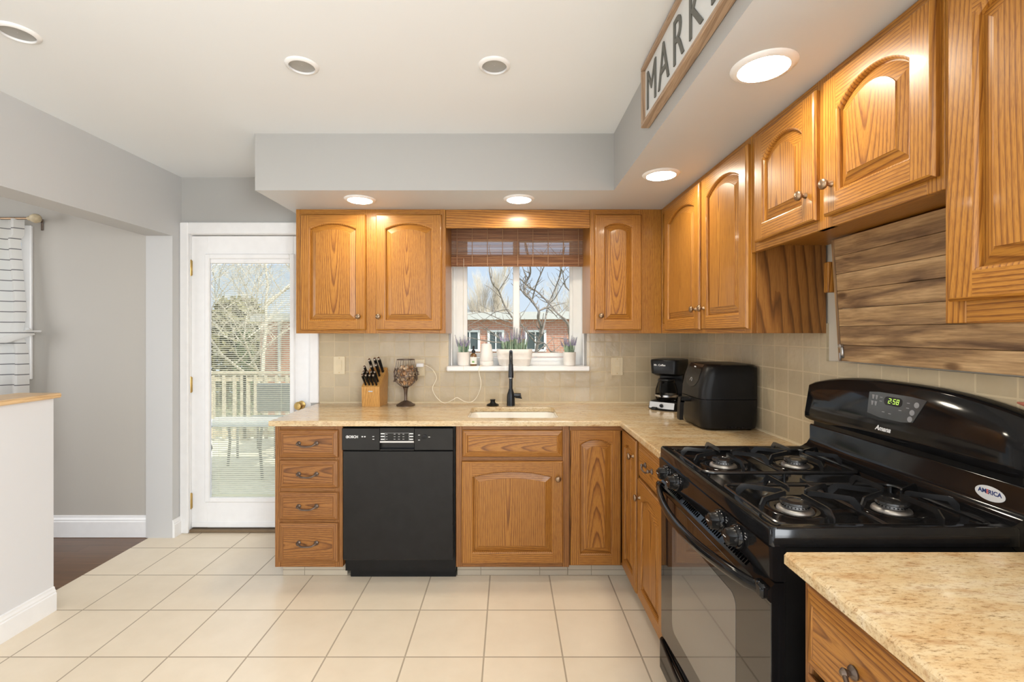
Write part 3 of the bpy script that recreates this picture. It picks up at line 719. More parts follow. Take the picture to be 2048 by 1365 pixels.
# ---- sink
sk = thing('sink', 'white undermount sink basin set in the granite worktop', 'sink', ((sx0+sx1)/2, (sy0+sy1)/2, .69))
s_ = MB(); cx, cy2 = (sx0+sx1)/2, (sy0+sy1)/2; zz = zl-.69
R_ = lambda d, z, r: at_z(rrect(sx0-cx-d, sx1-cx+d, sy0-cy2-d, sy1-cy2+d, r, 6), z)
s_.loft([R_(.02, zz-.001, .06), R_(.002, zz-.001, .05), R_(-.004, zz-.01, .05), R_(-.02, .03, .06), R_(-.05, .005, .06), R_(-.2, 0, .03)], caps=(False, True))
s_.build('basin', M['porc'], sk, recalc=False)
MB().lathe([(.045, .002), (.045, .005), (.03, .005), (.028, .002)], (0, .0, 0), 24).build('drain', M['steel'], sk)
# ---- faucet
fa = thing('faucet', 'black single-lever gooseneck faucet behind the sink', 'faucet', (.012, 3.055, ZK))
MB().lathe([(.027, 0), (.027, .02), (.026, .06), (.0245, .075), (.017, .095), (.0135, .11)], seg=24).build('base', M['matteblk'], fa)
pts = [(0, 0, .10), (0, 0, .19), (0, 0, .27), (0, -.012, .315), (0, -.05, .352), (0, -.095, .352), (0, -.133, .315), (0, -.147, .28)]
MB().tube(bez(pts, 6), .0118, 14).build('neck', M['matteblk'], fa)
MB().tube([(0, -.147, .282), (0, -.150, .26), (0, -.156, .215), (0, -.158, .198)], [.0135, .0145, .0165, .0165], 16).build('spray_head', M['matteblk'], fa)
MB().lathe([(.0155, .0), (.0155, -.003)], (0, -.158, .198), 16).build('spray_ring', M['steel'], fa)
MB().lathe([(.014, .015), (.014, .06), (.012, .066)], (0, 0, .068), 16, 'x').box(.055, .068, -.045, .012, .058, .07, .004).tube([(.03, 0, .054), (.072, -.012, .050)], .0042, 8).build('lever', M['matteblk'], fa)
# ---- stopper
st = thing('sink_stopper', 'round black rubber sink stopper lying left of the faucet', 'stopper', (PX(985.5, 3.06), 3.06, ZK))
MB().lathe([(.040, 0), (.041, .004), (.036, .009), (.024, .013), (.017, .02), (.0145, .03), (.018, .036), (.017, .04), (.004, .041)], seg=24).build('plug', M['satin'], st)

# ------------------------------------------------------------------ dishwasher
x0, x1 = PX(687, YC), PX(911, YC)-.003; W = x1-x0
dwr = thing('dishwasher', 'black built-in dishwasher under the worktop between drawers and sink cabinet', 'dishwasher', (x0, YC, 0))
MB().box(.004, W, .02, .58, .05, .852).build('tub', M['black'], dwr)
zz = lambda v: PZ(v, YC-.02)
dw_ = PX(906.5, YC-.02)-x0
MB().box(.004, dw_, -.022, .02, zz(1121), zz(902.5), .003).build('door', M['dwblk'], dwr)
pn = MB(); pc = PX(794.5, YC-.02)-x0; hw_ = 34*(YC-.02)/930
zp0, zp1, zr = zz(901), zz(856.5), zz(896)
pn.box(0, pc-hw_, -.026, .02, zp0, zp1, .003); pn.box(pc+hw_, dw_+.001, -.026, .02, zp0, zp1, .003); pn.box(pc-hw_, pc+hw_, -.026, .02, zz(885), zp1); pn.box(pc-hw_, pc+hw_, -.002, .02, zp0, zz(885)); pn.box(pc-hw_, pc+hw_, -.026, .02, zp0, zp0+.006)
po = pn.build('control_panel', M['dwblk'], dwr)
MB().box(pc-hw_, pc+hw_, -.029, -.024, zz(885.5), zz(882), .001).build('handle_trim', M['steel'], po)
mk = MB(); RX = Matrix.Rotation(R(90), 4, 'X')
def ontext(mb, t, size, x, y, z, mi=0, **kw): mb.text(t, size, Matrix.Translation((x, y, z)) @ RX, mi=mi, **kw)
ontext(mk, 'BOSCH', .019, PX(708, YC)-x0, -.0265, zz(874), bold=.0006)
mk.lathe([(.0072, -.0272), (.0072, -.0265), (.0056, -.0265), (.0056, -.0272)], (PX(697.5, YC)-x0, 0, zz(874)), 20, 'y', caps=(False, False)); mk.box(PX(697.5, YC)-x0-.001, PX(697.5, YC)-x0+.001, -.0272, -.0265, zz(874)-.005, zz(874)+.005)
for s2 in (-1, 1):
    for i in range(3): mk.box(pc+s2*.078-.01, pc+s2*.078+.01, -.0272, -.0265, zz(867.5+i*5.6)-.0028, zz(867.5+i*5.6)+.0028)
mk.box(pc-.066, pc+.066, -.0268, -.0263, zz(866)-.0006, zz(866)); mk.box(pc-.066, pc-.065, -.0268, -.0263, zz(881), zz(866)); mk.box(pc+.065, pc+.066, -.0268, -.0263, zz(881), zz(866))
for i in range(3):
    for xx in (-.055, -.012, .012, .036): mk.box(pc+xx-.006, pc+xx+.004, -.0268, -.0263, zz(868.5+i*5)-.0007, zz(868.5+i*5)+.0007)
for u in (728, 733): mk.box(PX(u, YC)-x0-.005, PX(u, YC)-x0+.003, -.0268, -.0263, zz(873.5)-.003, zz(873.5)+.003)
for u, v in ((749.5, 873), (749.5, 878.5), (840, 870), (840, 880), (860, 874)): mk.box(PX(u, YC)-x0-.005, PX(u, YC)-x0+.005, -.0268, -.0263, zz(v)-.002, zz(v)+.001)
mk.build('printed_marks', M['mark'], po)
MB().lathe([(.013, -.026), (.013, -.030), (.004, -.031)], (PX(851, YC)-x0, 0, zz(874)), 18, 'y').build('button', M['black'], po)
MB().box(PX(695, YC)-x0, W, .05, .065, 0, zz(1121)-.002, .002).build('kick_plate', M['black'], dwr)
MB().box(0, W, -.003, .02, .852, .8565).build('top_strip', M['black'], dwr)
for u in (729, 881): MB().box(PX(u, YC)-x0-.003, PX(u, YC)-x0+.003, .046, .05, .065, .095, .002).build('kick_clip', M['steel'], dwr)

# ------------------------------------------------------------------ ceiling lights
def can(label, x, y, z, on, r=.088, group=None):
    nm = 'recessed_light' if on else 'recessed_speaker'
    c = thing(nm, label, 'ceiling light' if on else 'ceiling speaker', (x, y, z), 0, group)
    MB().lathe([(r*.765, -.001), (r*.77, -.009), (r*.80, -.009), (r*.97, -.004), (r, 0)], seg=40, caps=(False, False)).build('trim_ring', M['white'], c)
    MB().lathe([(r*.775, -.0005), (r*.5, -.003 if on else -.001), (.001, -.004 if on else -.001)], seg=40, caps=(False, False)).build('lens' if on else 'grille', M['lamp'] if on else M['greyd'], c)
can('lit round downlight in the soffit above the left wall cabinet', PX(720, 2.648), 2.648, ZS, True)
can('lit round downlight in the soffit above the window valance', PX(1038, 2.638), 2.638, ZS, True)
can('lit round downlight in the soffit by the tall corner cabinet', PX(1322, 2.233), 2.233, ZS, True)
can('largest lit round downlight, in the soffit beside the cabinet over the stove', PX(1527, 1.332), 1.332, ZS, True)
can('added lit round downlight, out of view in the soffit above the large near wall cabinet', .726, .25, ZS, True)  # extra downlight, added unseen to raise the bounce light
for l_, x, y in (('round grey ceiling speaker at the left edge, over the half wall', -1.744, 1.65), ('round grey ceiling speaker, middle of the three', -.825, 1.853), ('round grey ceiling speaker nearest the sign', -.058, 1.853)): can(l_, x, y, ZC, False, .064)

# ------------------------------------------------------------------ MARKET sign on the soffit
sg = thing('market_sign', 'white wood-framed sign with dark MARKET lettering on the soffit', 'sign', (XS, 1.856, 2.18), RZ)
L, SH, DP = .92, .237, .034
MB().box(.012, L-.012, -.02, -.002, .012, SH-.012).build('board', M['signw'], sg)
f = MB(); f.box(0, L, -DP, -.001, 0, .016, .002, g=G('x')); f.box(0, L, -DP, -.001, SH-.016, SH, .002, g=G('x')); f.box(0, .016, -DP, -.001, .016, SH-.016, .002, g=G('z')); f.box(L-.016, L, -DP, -.001, .016, SH-.016, .002, g=G('z'))
f.build('frame', M['signf'], sg)
for i, ch in enumerate('MARKET'):
    q = MB(); ontext(q, ch, .215, .100+i*.138, -.0225, SH/2-.004, ex=.002, bold=-.001, sx=.80); q.build('letter', M['letter'], sg)

# ------------------------------------------------------------------ gas range
Y1, Y2, XF0 = 1.841, 1.061, .598; YM = (Y1+Y2)/2; HWR = (Y1-Y2)/2; ZT = .9165
rg = thing('gas_range', 'black freestanding gas range with four burners between the worktops', 'stove', (XF0, YM, 0))
DX = XR-T-.004-XF0               # depth to the wall
MB().box(.035, DX-.03, -HWR+.006, HWR-.006, .03, .872).build('body', M['black'], rg)
for a in (.08, DX-.08):
    for b in (-HWR+.05, HWR-.05): MB().lathe([(.018, 0), (.018, .01), (.01, .012), (.01, .032)], (a, b, 0), 12).build('foot', M['black'], rg)
ct = MB()                        # cooktop: rolled rim and sunken deck
rim = lambda d, z, r: at_z(rrect(0+d, DX-.05-d, -HWR+d, HWR-d, r, 4), z)
ct.loft([rim(.004, .870, .008), rim(0, .873, .010), rim(0, ZT-.006, .010), rim(.003, ZT, .012), rim(.022, ZT, .012), rim(.028, ZT-.006, .014), rim(.045, ZT-.024, .03), rim(.2, ZT-.026, .02)], caps=(True, True))
co = ct.build('cooktop', M['sheen'], rg)
BX = (.763-XF0, 1.02-XF0); BY = (1.24-YM, 1.657-YM); zd = ZT-.026
for by in BY:
    for bxx in BX:
        MB().lathe([(.078, .0), (.074, .003), (.05, .0025), (.045, .0)], (bxx, by, zd), 32, caps=(False, False)).build('drip_ring', M['sheen'], rg)
        bb = MB().lathe([(.045, 0), (.043, .005), (.038, .008), (.032, .010), (.031, .019), (.028, .019)], (bxx, by, zd), 32).build('burner', M['alu'], rg)
        tt = MB()
        for i in range(24):
            a = 2*math.pi*i/24; tt.tube([(bxx+.030*math.cos(a), by+.030*math.sin(a), zd+.0135), (bxx+.0345*math.cos(a), by+.0345*math.sin(a), zd+.0135)], .0018, 5)
        tt.build('flame_ports', M['satin'], bb)
        MB().lathe([(.036, .018), (.038, .020), (.036, .025), (.02, .027), (.018, .025), (.001, .025)], (bxx, by, zd), 32).build('burner_cap', M['iron'], bb)
# grates
def grate(parent, cyy):
    gq = MB(); x0_, x1_ = BX[0]-.128, BX[1]+.122; y0_, y1_ = cyy-.150, cyy+.150; zf = zd+.018
    gq.tube([(p[0], p[1], zf) for p in rrect(x0_, x1_, y0_, y1_, .03, 4)], .0058, 8, closed=True)
    xm = (BX[0]+BX[1])/2
    gq.tube([(xm, y0_, zf), (xm, y1_, zf)], .005, 8)
    for p in ((x0_+.02, y0_+.02), (x1_-.02, y0_+.02), (x0_+.02, y1_-.02), (x1_-.02, y1_-.02), (xm, y0_), (xm, y1_)): gq.tube([(p[0], p[1], zf), (p[0], p[1], zd)], .006, 8)
    o = gq.build('grate', M['iron'], parent)
    def plate(mb, a, b, h0, h1):       # thin upright finger from frame point a to tip b
        a, b = Vector(a), Vector(b); d = (b-a).normalized(); nn = Vector((-d.y, d.x))*.0021
        prof = [(0, zf-.004), (0, zf+h0), (.12, zf+h1-.002), (.2, zf+h1), (.95, zf+h1), (1, zf+h1-.004), (1, zf+h1-.016), (.9, zf+h1-.013), (.22, zf+h1-.013), (.09, zf+.004)]
        r1 = [(a.x+(b-a).x*t+nn.x, a.y+(b-a).y*t+nn.y, z) for t, z in prof]; r2 = [(a.x+(b-a).x*t-nn.x, a.y+(b-a).y*t-nn.y, z) for t, z in prof]
        mb.loft([r1, r2], sm=False)
    for bxx in BX:
        l, r = (x0_, xm) if bxx == BX[0] else (xm, x1_)
        for a, tip in (((bxx, y0_), (bxx, cyy-.028)), ((bxx, y1_), (bxx, cyy+.028)), ((l, cyy-.062), (bxx-.03, cyy-.006)), ((r, cyy+.062), (bxx+.03, cyy+.006)), ((l, cyy+.062), (bxx-.03, cyy+.006)), ((r, cyy-.062), (bxx+.03, cyy-.006))):
            q = MB(); plate(q, a, tip, .018, .036); q.build('finger', M['iron'], o)
    return o
grate(rg, BY[0]); grate(rg, BY[1])
# control panel with knobs
cp = MB(); cp.prism([(-.004, .872), (.035, .872), (.035, .792), (.012, .792), (-.002, .80)], 'y', -HWR+.002, HWR-.002); cpo = cp.build('control_panel', M['sheen'], rg)
mk = MB()
for yk in (1.75, 1.645, 1.307, 1.205):
    kz = .834; kx = -.003
    ko = MB().lathe([(.031, 0), (.032, -.004), (.029, -.010), (.027, -.013)], (kx, yk-YM, kz), 28, 'x').build('knob', M['sheen'], rg)
    kb = MB(); kb.prism([(yk-YM-.0225, kz-.006), (yk-YM+.0225, kz-.006), (yk-YM+.0225, kz+.008), (yk-YM-.0225, kz+.008)], 'x', kx-.034, kx-.012); kb.lathe([(.024, -.012), (.0215, -.030), (.018, -.033)], (kx, yk-YM, kz), 24, 'x')
    kb.build('grip', M['black'], ko)
    MB().box(kx-.0352, kx-.0345, yk-YM-.002, yk-YM+.012, kz-.001, kz+.001).build('pointer', M['mark'], ko)
    for k2 in range(3): mk.box(-.0048, -.004, yk-YM-.038-.006*(k2 % 2), yk-YM-.034, kz+.022-k2*.007, kz+.025-k2*.007)
mk.build('printed_marks', M['markg'], cpo)
# oven door with vent strip, handle and window
od = MB(); od.prism([(.006, .17), (.034, .17), (.034, .788), (.012, .788), (-.006, .770), (-.006, .752), (.004, .742)], 'y', -HWR+.004, HWR-.004)
odo = od.build('oven_door', M['sheen'], rg)
sl = MB(); slot_m = plain('slot_black', (.002, .002, .002), .9, spec=0)
for i in range(47):
    if i in (10, 22, 34, 46):
        sl.v = [v+Vector((-.0006, 0, .0006)) for v in sl.v]; sl.build('vent_slots', slot_m, odo); sl = MB()
    if i in (10, 11, 22, 23, 34, 35, 46): continue
    y = HWR-.09-i*.0127; sl.add([(-.0008, y, .7757), (-.0008, y-.006, .7757), (.0098, y-.006, .7863), (.0098, y, .7863)], [(0, 1, 2, 3)])
MB().box(.0025, .006, -HWR+.006, HWR-.006, .18, .742, .001).build('glass_panel', M['ovenw'], odo)
n_ = NT('oven_window_tint'); n_.set((.085, .083, .08), .03, coat=.6, spec=.9)
MB().prism(rrect(-HWR+.17, HWR-.13, .27, .665, .03, 6), 'x', .0018, .0026).build('window', n_.m, odo)['label'] = 'grey see-through oven window'
hp = []; N_ = 16
for i in range(N_+1):
    t = i/N_; y = HWR-.012-t*(2*HWR-.024); bow = math.sin(math.pi*t)**.75
    hp.append((.0-.062*bow-.004, y, .765-.012*bow))
MB().tube(hp, [.012 if i in (0, N_) else .0165 for i in range(N_+1)], 12, flat=.72, up=(0, 0, 1)).box(-.02, .004, HWR-.045, HWR-.006, .748, .782, .006).box(-.02, .004, -HWR+.006, -HWR+.045, .748, .782, .006).build('handle', M['sheen'], odo)
dwx = MB(); dwx.prism([(.004, .035), (.034, .035), (.034, .163), (.004, .163), (-.002, .157), (-.002, .045)], 'y', -HWR+.004, HWR-.004); dwo = dwx.build('storage_drawer', M['sheen'], rg)
MB().tube([(-.002, HWR-.02, .160), (-.012, HWR*.5, .158), (-.016, 0, .157), (-.012, -HWR*.5, .158), (-.002, -HWR+.02, .160)], .006, 8).build('handle', M['sheen'], dwo)
# backguard: riser, overhanging curved panel
XG = 1.188-XF0
MB().prism([(XG-.045, ZT-.002), (XG-.03, ZT+.003), (XG-.012, ZT+.014), (XG, ZT+.032), (XG, 1.0), (XG+.004, 1.005), (DX, 1.005), (DX, .80), (XG-.045, .88)], 'y', -HWR+.004, HWR-.004, sm=True).build('riser', M['sheen'], rg)
MB().box(XG+.006, DX, -HWR+.02, HWR-.02, 1.0, 1.03).build('backguard_neck', M['black'], rg)
def zt_(y):
    t = abs(y)/HWR; return 1.165+.042*(1-t**2.6)
bgm = MB(); rings = []; NN = 28
for i in range(NN+1):
    y = -HWR-.002+(2*HWR+.004)*i/NN; z = zt_(y); e = 0 if 0 < i < NN else .004
    rings.append([(1.176-XF0, y, 1.0246+e), (1.168-XF0+e, y, 1.034), (1.168-XF0+e, y, 1.05), (1.168-XF0+(z-.008-1.05)*.1636+e, y, z-.008), (1.176-XF0+(z-1.05)*.1636, y, z-e), (DX-.004, y, z+.004-e), (DX, y, z-.003), (DX, y, 1.0246)])
bgm.loft(rings, sm=True)
bgo = bgm.build('backguard_panel', M['sheen'], rg)
# display on the sloping panel; local frame: a across (towards the camera), b up the slope
nv = Vector((1.186-1.168, 0, 1.16-1.05)).normalized(); e_b = nv; e_a = Vector((0, -1, 0)); e_n = e_a.cross(e_b)
def PM(a_y, b, n=.0): 
    o = Vector((1.168-XF0, a_y, 1.05))+e_b*b+e_n*n
    return Matrix(((e_a.x, e_b.x, e_n.x, o.x), (e_a.y, e_b.y, e_n.y, o.y), (e_a.z, e_b.z, e_n.z, o.z), (0, 0, 0, 1)))
yc = 1.432-YM
dp = MB(); dp.M = PM(yc, .085, .0)
dp.prism([(-.098, .036), (-.06, .040), (.06, .040), (.112, .036), (.078, -.034), (.04, -.040), (-.04, -.040), (-.094, -.032)], 'z', -.001, .0016); dpo = dp.build('display', M['lcd'], bgo)
q = MB(); q.M = PM(yc, .085, .0017); q.prism(rrect(-.034, .034, .003, .030, .012, 4), 'z', 0, .0004); q.build('clock_window', M['lcdk'], dpo)
q = MB(); q.M = PM(yc, .085, .0022)
def seg7(mb, ch, x, y, w7=.009, h7=.016, t7=.0018):
    S = {'2': 'abged', '5': 'afgcd', '8': 'abcdefg'}[ch]
    P = {'a': (0, h7-t7, w7, h7), 'g': (0, h7/2-t7/2, w7, h7/2+t7/2), 'd': (0, 0, w7, t7), 'f': (0, h7/2, t7, h7), 'b': (w7-t7, h7/2, w7, h7), 'e': (0, 0, t7, h7/2), 'c': (w7-t7, 0, w7, h7/2)}
    for c in S: a, b, c_, d_ = P[c]; sh = .12; mb.add([(x+a+sh*b, y+b, 0), (x+c_+sh*b, y+b, 0), (x+c_+sh*d_, y+d_, 0), (x+a+sh*d_, y+d_, 0)], [(0, 1, 2, 3)])
seg7(q, '2', -.018, .009); seg7(q, '5', -.0005, .009); seg7(q, '8', .012, .009)
for yy in (.013, .020): q.add([(-.0062, yy, 0), (-.0042, yy, 0), (-.0042, yy+.002, 0), (-.0062, yy+.002, 0)], [(0, 1, 2, 3)])
q.build('clock_digits', M['digit'], dpo, recalc=False)
q = MB(); q.M = PM(yc, .085, .002)
for x, y in ((-.078, .022), (-.064, .022), (-.078, .002), (-.064, .002)): q.prism([(x-.006, y+.007), (x+.005, y+.007), (x+.003, y-.007), (x-.002, y-.007)], 'z', 0, .0004)
for x, y in ((.083, .018), (.072, -.006), (.068, -.026)):
    q.lathe([(.0085, 0), (.0085, .0004)], (x, y, 0), 18)
for x, y in ((-.03, -.02), (-.005, -.022), (.055, .02), (.055, .005), (-.046, .024), (-.046, .012), (.03, -.006)): q.box(x-.005, x+.005, y-.001, y+.001, 0, .0004)
q.build('printed_marks', M['markg'], dpo)
q = MB(); q.text('Amana', .021, PM(1.455-YM, .012, .0006), ex=.0004, shear=.25, bold=.0005); q.build('nameplate', M['mark'], bgo)
# sticker on the riser
stk = MB(); stk.lathe([(.0365, -.0006), (.0365, -.0012), (.001, -.0013)], (XG, 1.148-YM, .965), 36, 'x', sy=.5); sto = stk.build('sticker', M['mark'], rg)
Rs = Matrix(((0, 0, -1, 0), (-1, 0, 0, 0), (0, 1, 0, 0), (0, 0, 0, 1)))
q = MB(); q.text('AM RICA', .0150, Matrix.Translation((XG-.0014, 1.148-YM, .968)) @ Rs, ex=.0002, bold=.0004, sx=.95); q.build('sticker_lettering', M['blue'], sto)
q = MB(); q.text('E', .0150, Matrix.Translation((XG-.0014, 1.148-YM+.0045, .968)) @ Rs, ex=.0002, bold=.0004, sx=.95); q.build('sticker_lettering', M['red'], sto)
# spoon lying on top of the backguard, near end
spn = thing('spatula', 'dark spatula with a red tip resting on the stove backguard', 'spatula', (XR-.045, 1.012, 1.180))
MB().tube(bez([(-.012, .045, .018), (.0, .0, .012), (.012, -.06, .009), (.014, -.16, .008)], 6), .008, 8, flat=.6).build('handle', M['satin'], spn)
MB().tube([(-.0165, .062, .021), (-.012, .045, .018)], [.002, .006], 8, flat=.6).build('tip', M['red_sil'], spn)

# ------------------------------------------------------------------ plank panel leaning on the right wall
pp = thing('plank_panel', 'rustic brown plank panel leaning on the wall above the stove', 'wood panel', (1.187, 1.66, 1.262), RZ)
LP, HP = .80, .435; lean = math.atan2(.028, HP)
RM = Matrix.Rotation(lean, 4, 'X')
q = MB(); q.M = RM; z = 0; hs_ = [.058, .066, .062, .064, .060, .063, .062]
for i, hgt in enumerate(hs_):
    q.box(0, LP, 0, .017, z+.0006, z+hgt-.0006, .0012, g=G('x')); z += hgt
q.build('plank', M['planks'], pp)['label'] = 'weathered horizontal boards'
q = MB(); q.M = RM; q.box(-.012, -.001, -.002, .017, 0, HP, .001, g=G('z')); q.build('edge_strip', M['planks'], pp)
q = MB(); q.M = RM; q.box(.004, .016, -.006, 0, .012, .05, .002); q.lathe([(.008, -.001), (.008, -.01), (.003, -.012)], (.008, 0, .055), 14, 'y'); q.tube([(.0, -.005, .03), (.005, -.008, .004), (.014, -.008, .022)], .0018, 6); q.build('latch', M['steel'], pp)
tag(MB().box(1.15, XR-.001, 1.676, 1.70, 1.51, 1.62, .002, g=G('zs')).build('wood_cleat', M['oak']), 'small oak cleat between the cabinet side and the plank panel', 'wood block')

# ------------------------------------------------------------------ bamboo roman blind
bb = thing('bamboo_blind', 'brown woven bamboo roman blind drawn up over the window', 'blind', ((WX0+WX1)/2, 3.155, PZ(533, 3.15)))
WB = (WX1-WX0)/2-.003; z0b = 0; z1b = 2.075-PZ(533, 3.15)
random.seed(11)
def reeds(mb, za, zb_, y, pitch=.0052, r=.0021, x=WB):
    z = za
    while z < zb_:
        rr = r*random.uniform(.7, 1.2); mb.tube([(-x, y+random.uniform(-.001, .001), z), (x, y+random.uniform(-.001, .001), z)], rr, 5, sm=False); z += pitch
q = MB(); reeds(q, .0, .295, 0); reeds(q, .30, z1b, -.003); q.build('shade', M['bamboo'], bb)
q = MB(); reeds(q, .0, .075, -.012); reeds(q, .012, .06, -.02); q.build('fold', M['bamboo'], bb)
q = MB(); reeds(q, .175, .292, -.016); q.build('valance_flap', M['bamboo'], bb)
q = MB()
for i in range(9):
    x = -WB+.04+i*(2*WB-.08)/8; q.box(x-.0025, x+.0025, -.0235, -.021, .0, .292)
for i in range(5):
    x = -WB+.02+i*.05; 
q.build('tape', plain('blind_tape', (.34, .19, .10), .7), bb)
MB().box(-WB, WB, .004, .03, z1b-.04, z1b-.001, .002).build('head_rail', M['oak'], bb)
MB().tube([(-WB+.085, -.028, .05), (-WB+.085, -.029, -.2), (-WB+.086, -.05, -.42), (-WB+.087, -.054, -.70)], .0010, 5).build('pull_cord', M['cordw'], bb)

# ------------------------------------------------------------------ curtain in the next room
cr = thing('curtain', 'white sheer curtain with thin dark stripes, tied back at the dining window', 'curtain', (-3.42, 3.03, .0))
q = MB(); NX, NZ = 70, 60; vs = []
for j in range(NZ+1):
    z = .55+(2.11-.55)*j/NZ
    # right edge drifts outwards below and is pulled in by the tie
    e = PX(48, 3.05)+3.42 if z > 2.0 else (PX(42, 3.05)+3.42)+(PX(60, 3.05)-PX(42, 3.05))*min(1, max(0, (1.95-z)/.55))
    tie = math.exp(-((z-1.37)/.09)**2)
    for i in range(NX+1):
        t = i/NX; xx = -1.0+(e+1.0)*t
        amp = .022*(1-.5*tie); y = amp*math.sin(t*70+.6*math.sin(z*3))+.008*math.sin(t*23+z*2)-.03*tie*t
        vs.append((xx, y, z))
q.add(vs, [(j*(NX+1)+i, j*(NX+1)+i+1, (j+1)*(NX+1)+i+1, (j+1)*(NX+1)+i) for j in range(NZ) for i in range(NX)], sm=True)
q.build('drape', M['curtain'], cr)
q = MB(); zt2 = PZ(672, 3.02)
q.tube(bez([(PX(-40, 3.0)+3.42, -.02, zt2-.06), (PX(10, 3.0)+3.42, -.055, zt2-.035), (PX(50, 3.0)+3.42, -.04, zt2+.01), (PX(66, 3.03)+3.42, .0, zt2+.025)], 6), .022, 8, flat=.25, up=(0, 0, 1)); q.build('tie_band', M['curtain'], cr)
rd = thing('curtain_rod', 'bronze curtain rod with a ribbed round finial at the dining window', 'curtain rod', (PX(60, 3.03), 3.03, PZ(437, 3.03)))
MB().tube([(-1.1, 0, 0), (.0, 0, 0)], .0085, 10).build('rod', M['nickel'], rd)
MB().lathe([(.012, -.012), (.014, -.006), (.010, 0), (.012, .004), (.024, .016), (.030, .034), (.027, .052), (.014, .064), (.003, .067)], (0, 0, 0), 18, 'x').build('finial', plain('ribbed_finial', (.5, .42, .28), .5, var=.5), rd)
MB().box(-.012, -.004, -.006, YD-3.03, -.008, .008).box(-.016, 0, YD-3.036, YD-3.03, -.06, .015, .002).build('bracket', M['pewter'], rd)
hb = thing('curtain_holdback', 'small white curtain holdback on the wall beside the dining window', 'holdback', (PX(72, 3.08), YD, PZ(663, 3.08)))
MB().lathe([(.008, 0), (.007, -.07), (.022, -.078), (.024, -.088), (.006, -.095)], (-.012, 0, 0), 16, 'y').build('post', M['white'], hb)

# ------------------------------------------------------------------ switches, outlet, diffuser cord
def plate(name, label, cat, u, v, hx=.040, hz=.062):
    p = thing(name, label, cat, (PX(u, YB-T), YB-T, PZ(v, YB-T)))
    MB().box(-hx, hx, -.006, 0, -hz, hz, .003).build('plate', M['cream'], p); return p
for l_, u, v in (('cream rocker light switch on the tiles left of the knife block', 679, 731), ('cream rocker light switch on the tiles right of the window', 1234, 733)):
    p = plate('light_switch', l_, 'light switch', u, v)
    MB().prism([(-.006, -.034), (-.0075, -.034), (-.0115, 0), (-.0085, .034), (-.006, .034)], 'x', -.0165, .0165).build('rocker', M['cream'], p)
    q = MB()
    for z in (-.049, .049): q.lathe([(.0032, -.006), (.003, -.0075)], (0, 0, z), 10, 'y')
    q.build('screw', M['brass'], p)
p = plate('wall_outlet', 'cream wall outlet behind the cork holder', 'outlet', 839.5, 736, .036, .058)
for z in (-.024, .024): MB().prism(rrect(-.015, .015, z-.016, z+.016, .008, 4), 'y', -.008, -.006).build('socket', M['cream'], p)
ca = thing('power_cord', 'white power cord running from the outlet to the diffuser', 'cord', (PX(841, YB-.02), YB-T-.008, PZ(730.5, YB-.02)))
MB().box(-.024, .026, -.034, 0, -.013, .013, .004).build('plug', M['white'], ca)
O = Vector(ca.location)
cp_ = [(.026, -.018, 0), (.05, -.02, -.006)]
for u, v, y in ((866, 741, 3.14), (873, 757, 3.14), (865, 777, 3.13), (873, 795, 3.10), (888, 806.5, 3.10), (904, 801, 3.08), (914, 796, 3.09), (928, 803, 3.10), (941, 805, 3.10), (952, 797, 3.11), (960, 780, 3.10), (962, 765, 3.10), (959, 750, 3.095), (958, 740, 3.09), (961, 731.8, 3.115), (967, 731.6, 3.14)):
    P = Vector((PX(u, y), y, PZ(v, y))); P.z = max(P.z, ZK+.003); cp_.append(tuple(P-O))
MB().tube(bez(cp_, 6), .0024, 6).build('cable', M['cordw'], ca)

# ------------------------------------------------------------------ knife block and knives
kb = thing('knife_block', 'light wood knife block holding black-handled knives beside the door end of the worktop', 'knife block', (PX(746, 3.06), 3.012, ZK), R(-6))
prof = [(0, 0), (.135, 0), (.150, .20), (.135, .244), (-.006, .128)]
MB().prism(prof, 'x', -.06, .06, g=G('zs')).build('block', M['beech'], kb)
MB().prism(rrect(-.015, .014, .095, .103, .003, 3), 'y', -.0055, -.0045).build('emblem', M['steel'], kb)
kroot = Matrix.Translation(kb.location) @ Matrix.Rotation(R(-6), 4, 'Z')
sdir = Vector((0, .141, .116)).normalized(); ndir = Vector((0, -.116, .141)).normalized()
def knife(tmpl, label, x, s_, sc_):
    base = kroot @ (Vector((x, -.006, .128))+sdir*s_+ndir*.001)
    if tmpl is None:
        o = thing('kitchen_knife', label, 'knife', base, 0, 'knives in the block')
        prof_ = [(.0085, 0), (.0095, .004), (.0085, .012), (.0105, .05), (.0115, .085), (.0105, .100)]
        MB().lathe([(.009, -.012), (.009, .004)], seg=12, sx=.55, sy=1).build('bolster', M['steel'], o)
        MB().lathe([(r, h+.003) for r, h in prof_], seg=14, sx=.75).build('handle', M['black'], o)
        MB().lathe([(.0106, .101), (.0108, .108), (.008, .112), (.001, .113)], seg=14, sx=.75).build('end_cap', M['steel'], o)
        MB().box(-.0008, .0008, -.008, .008, -.06, -.01).build('blade', M['steel'], o)
    else: o = dup(tmpl, base, None, label)
    rot = Matrix.Rotation(R(-6), 4, 'Z') @ Matrix.Rotation(math.atan2(.116, .141), 4, 'X')
    o.rotation_euler = rot.to_euler(); o.scale = (sc_,)*3; return o
kt = None
names = {0: 'steak knife in the front row of the block', 1: 'steak knife in the second row of the block'}
pos4 = ['leftmost', 'second from the left', 'third from the left', 'rightmost']
for row, ss in ((0, .016), (1, .046)):
    for i in range(4):
        k_ = knife(kt, 'black-handled %s, %s' % (names[row], pos4[i]), -.036+i*.0245, ss, .86); kt = kt or k_
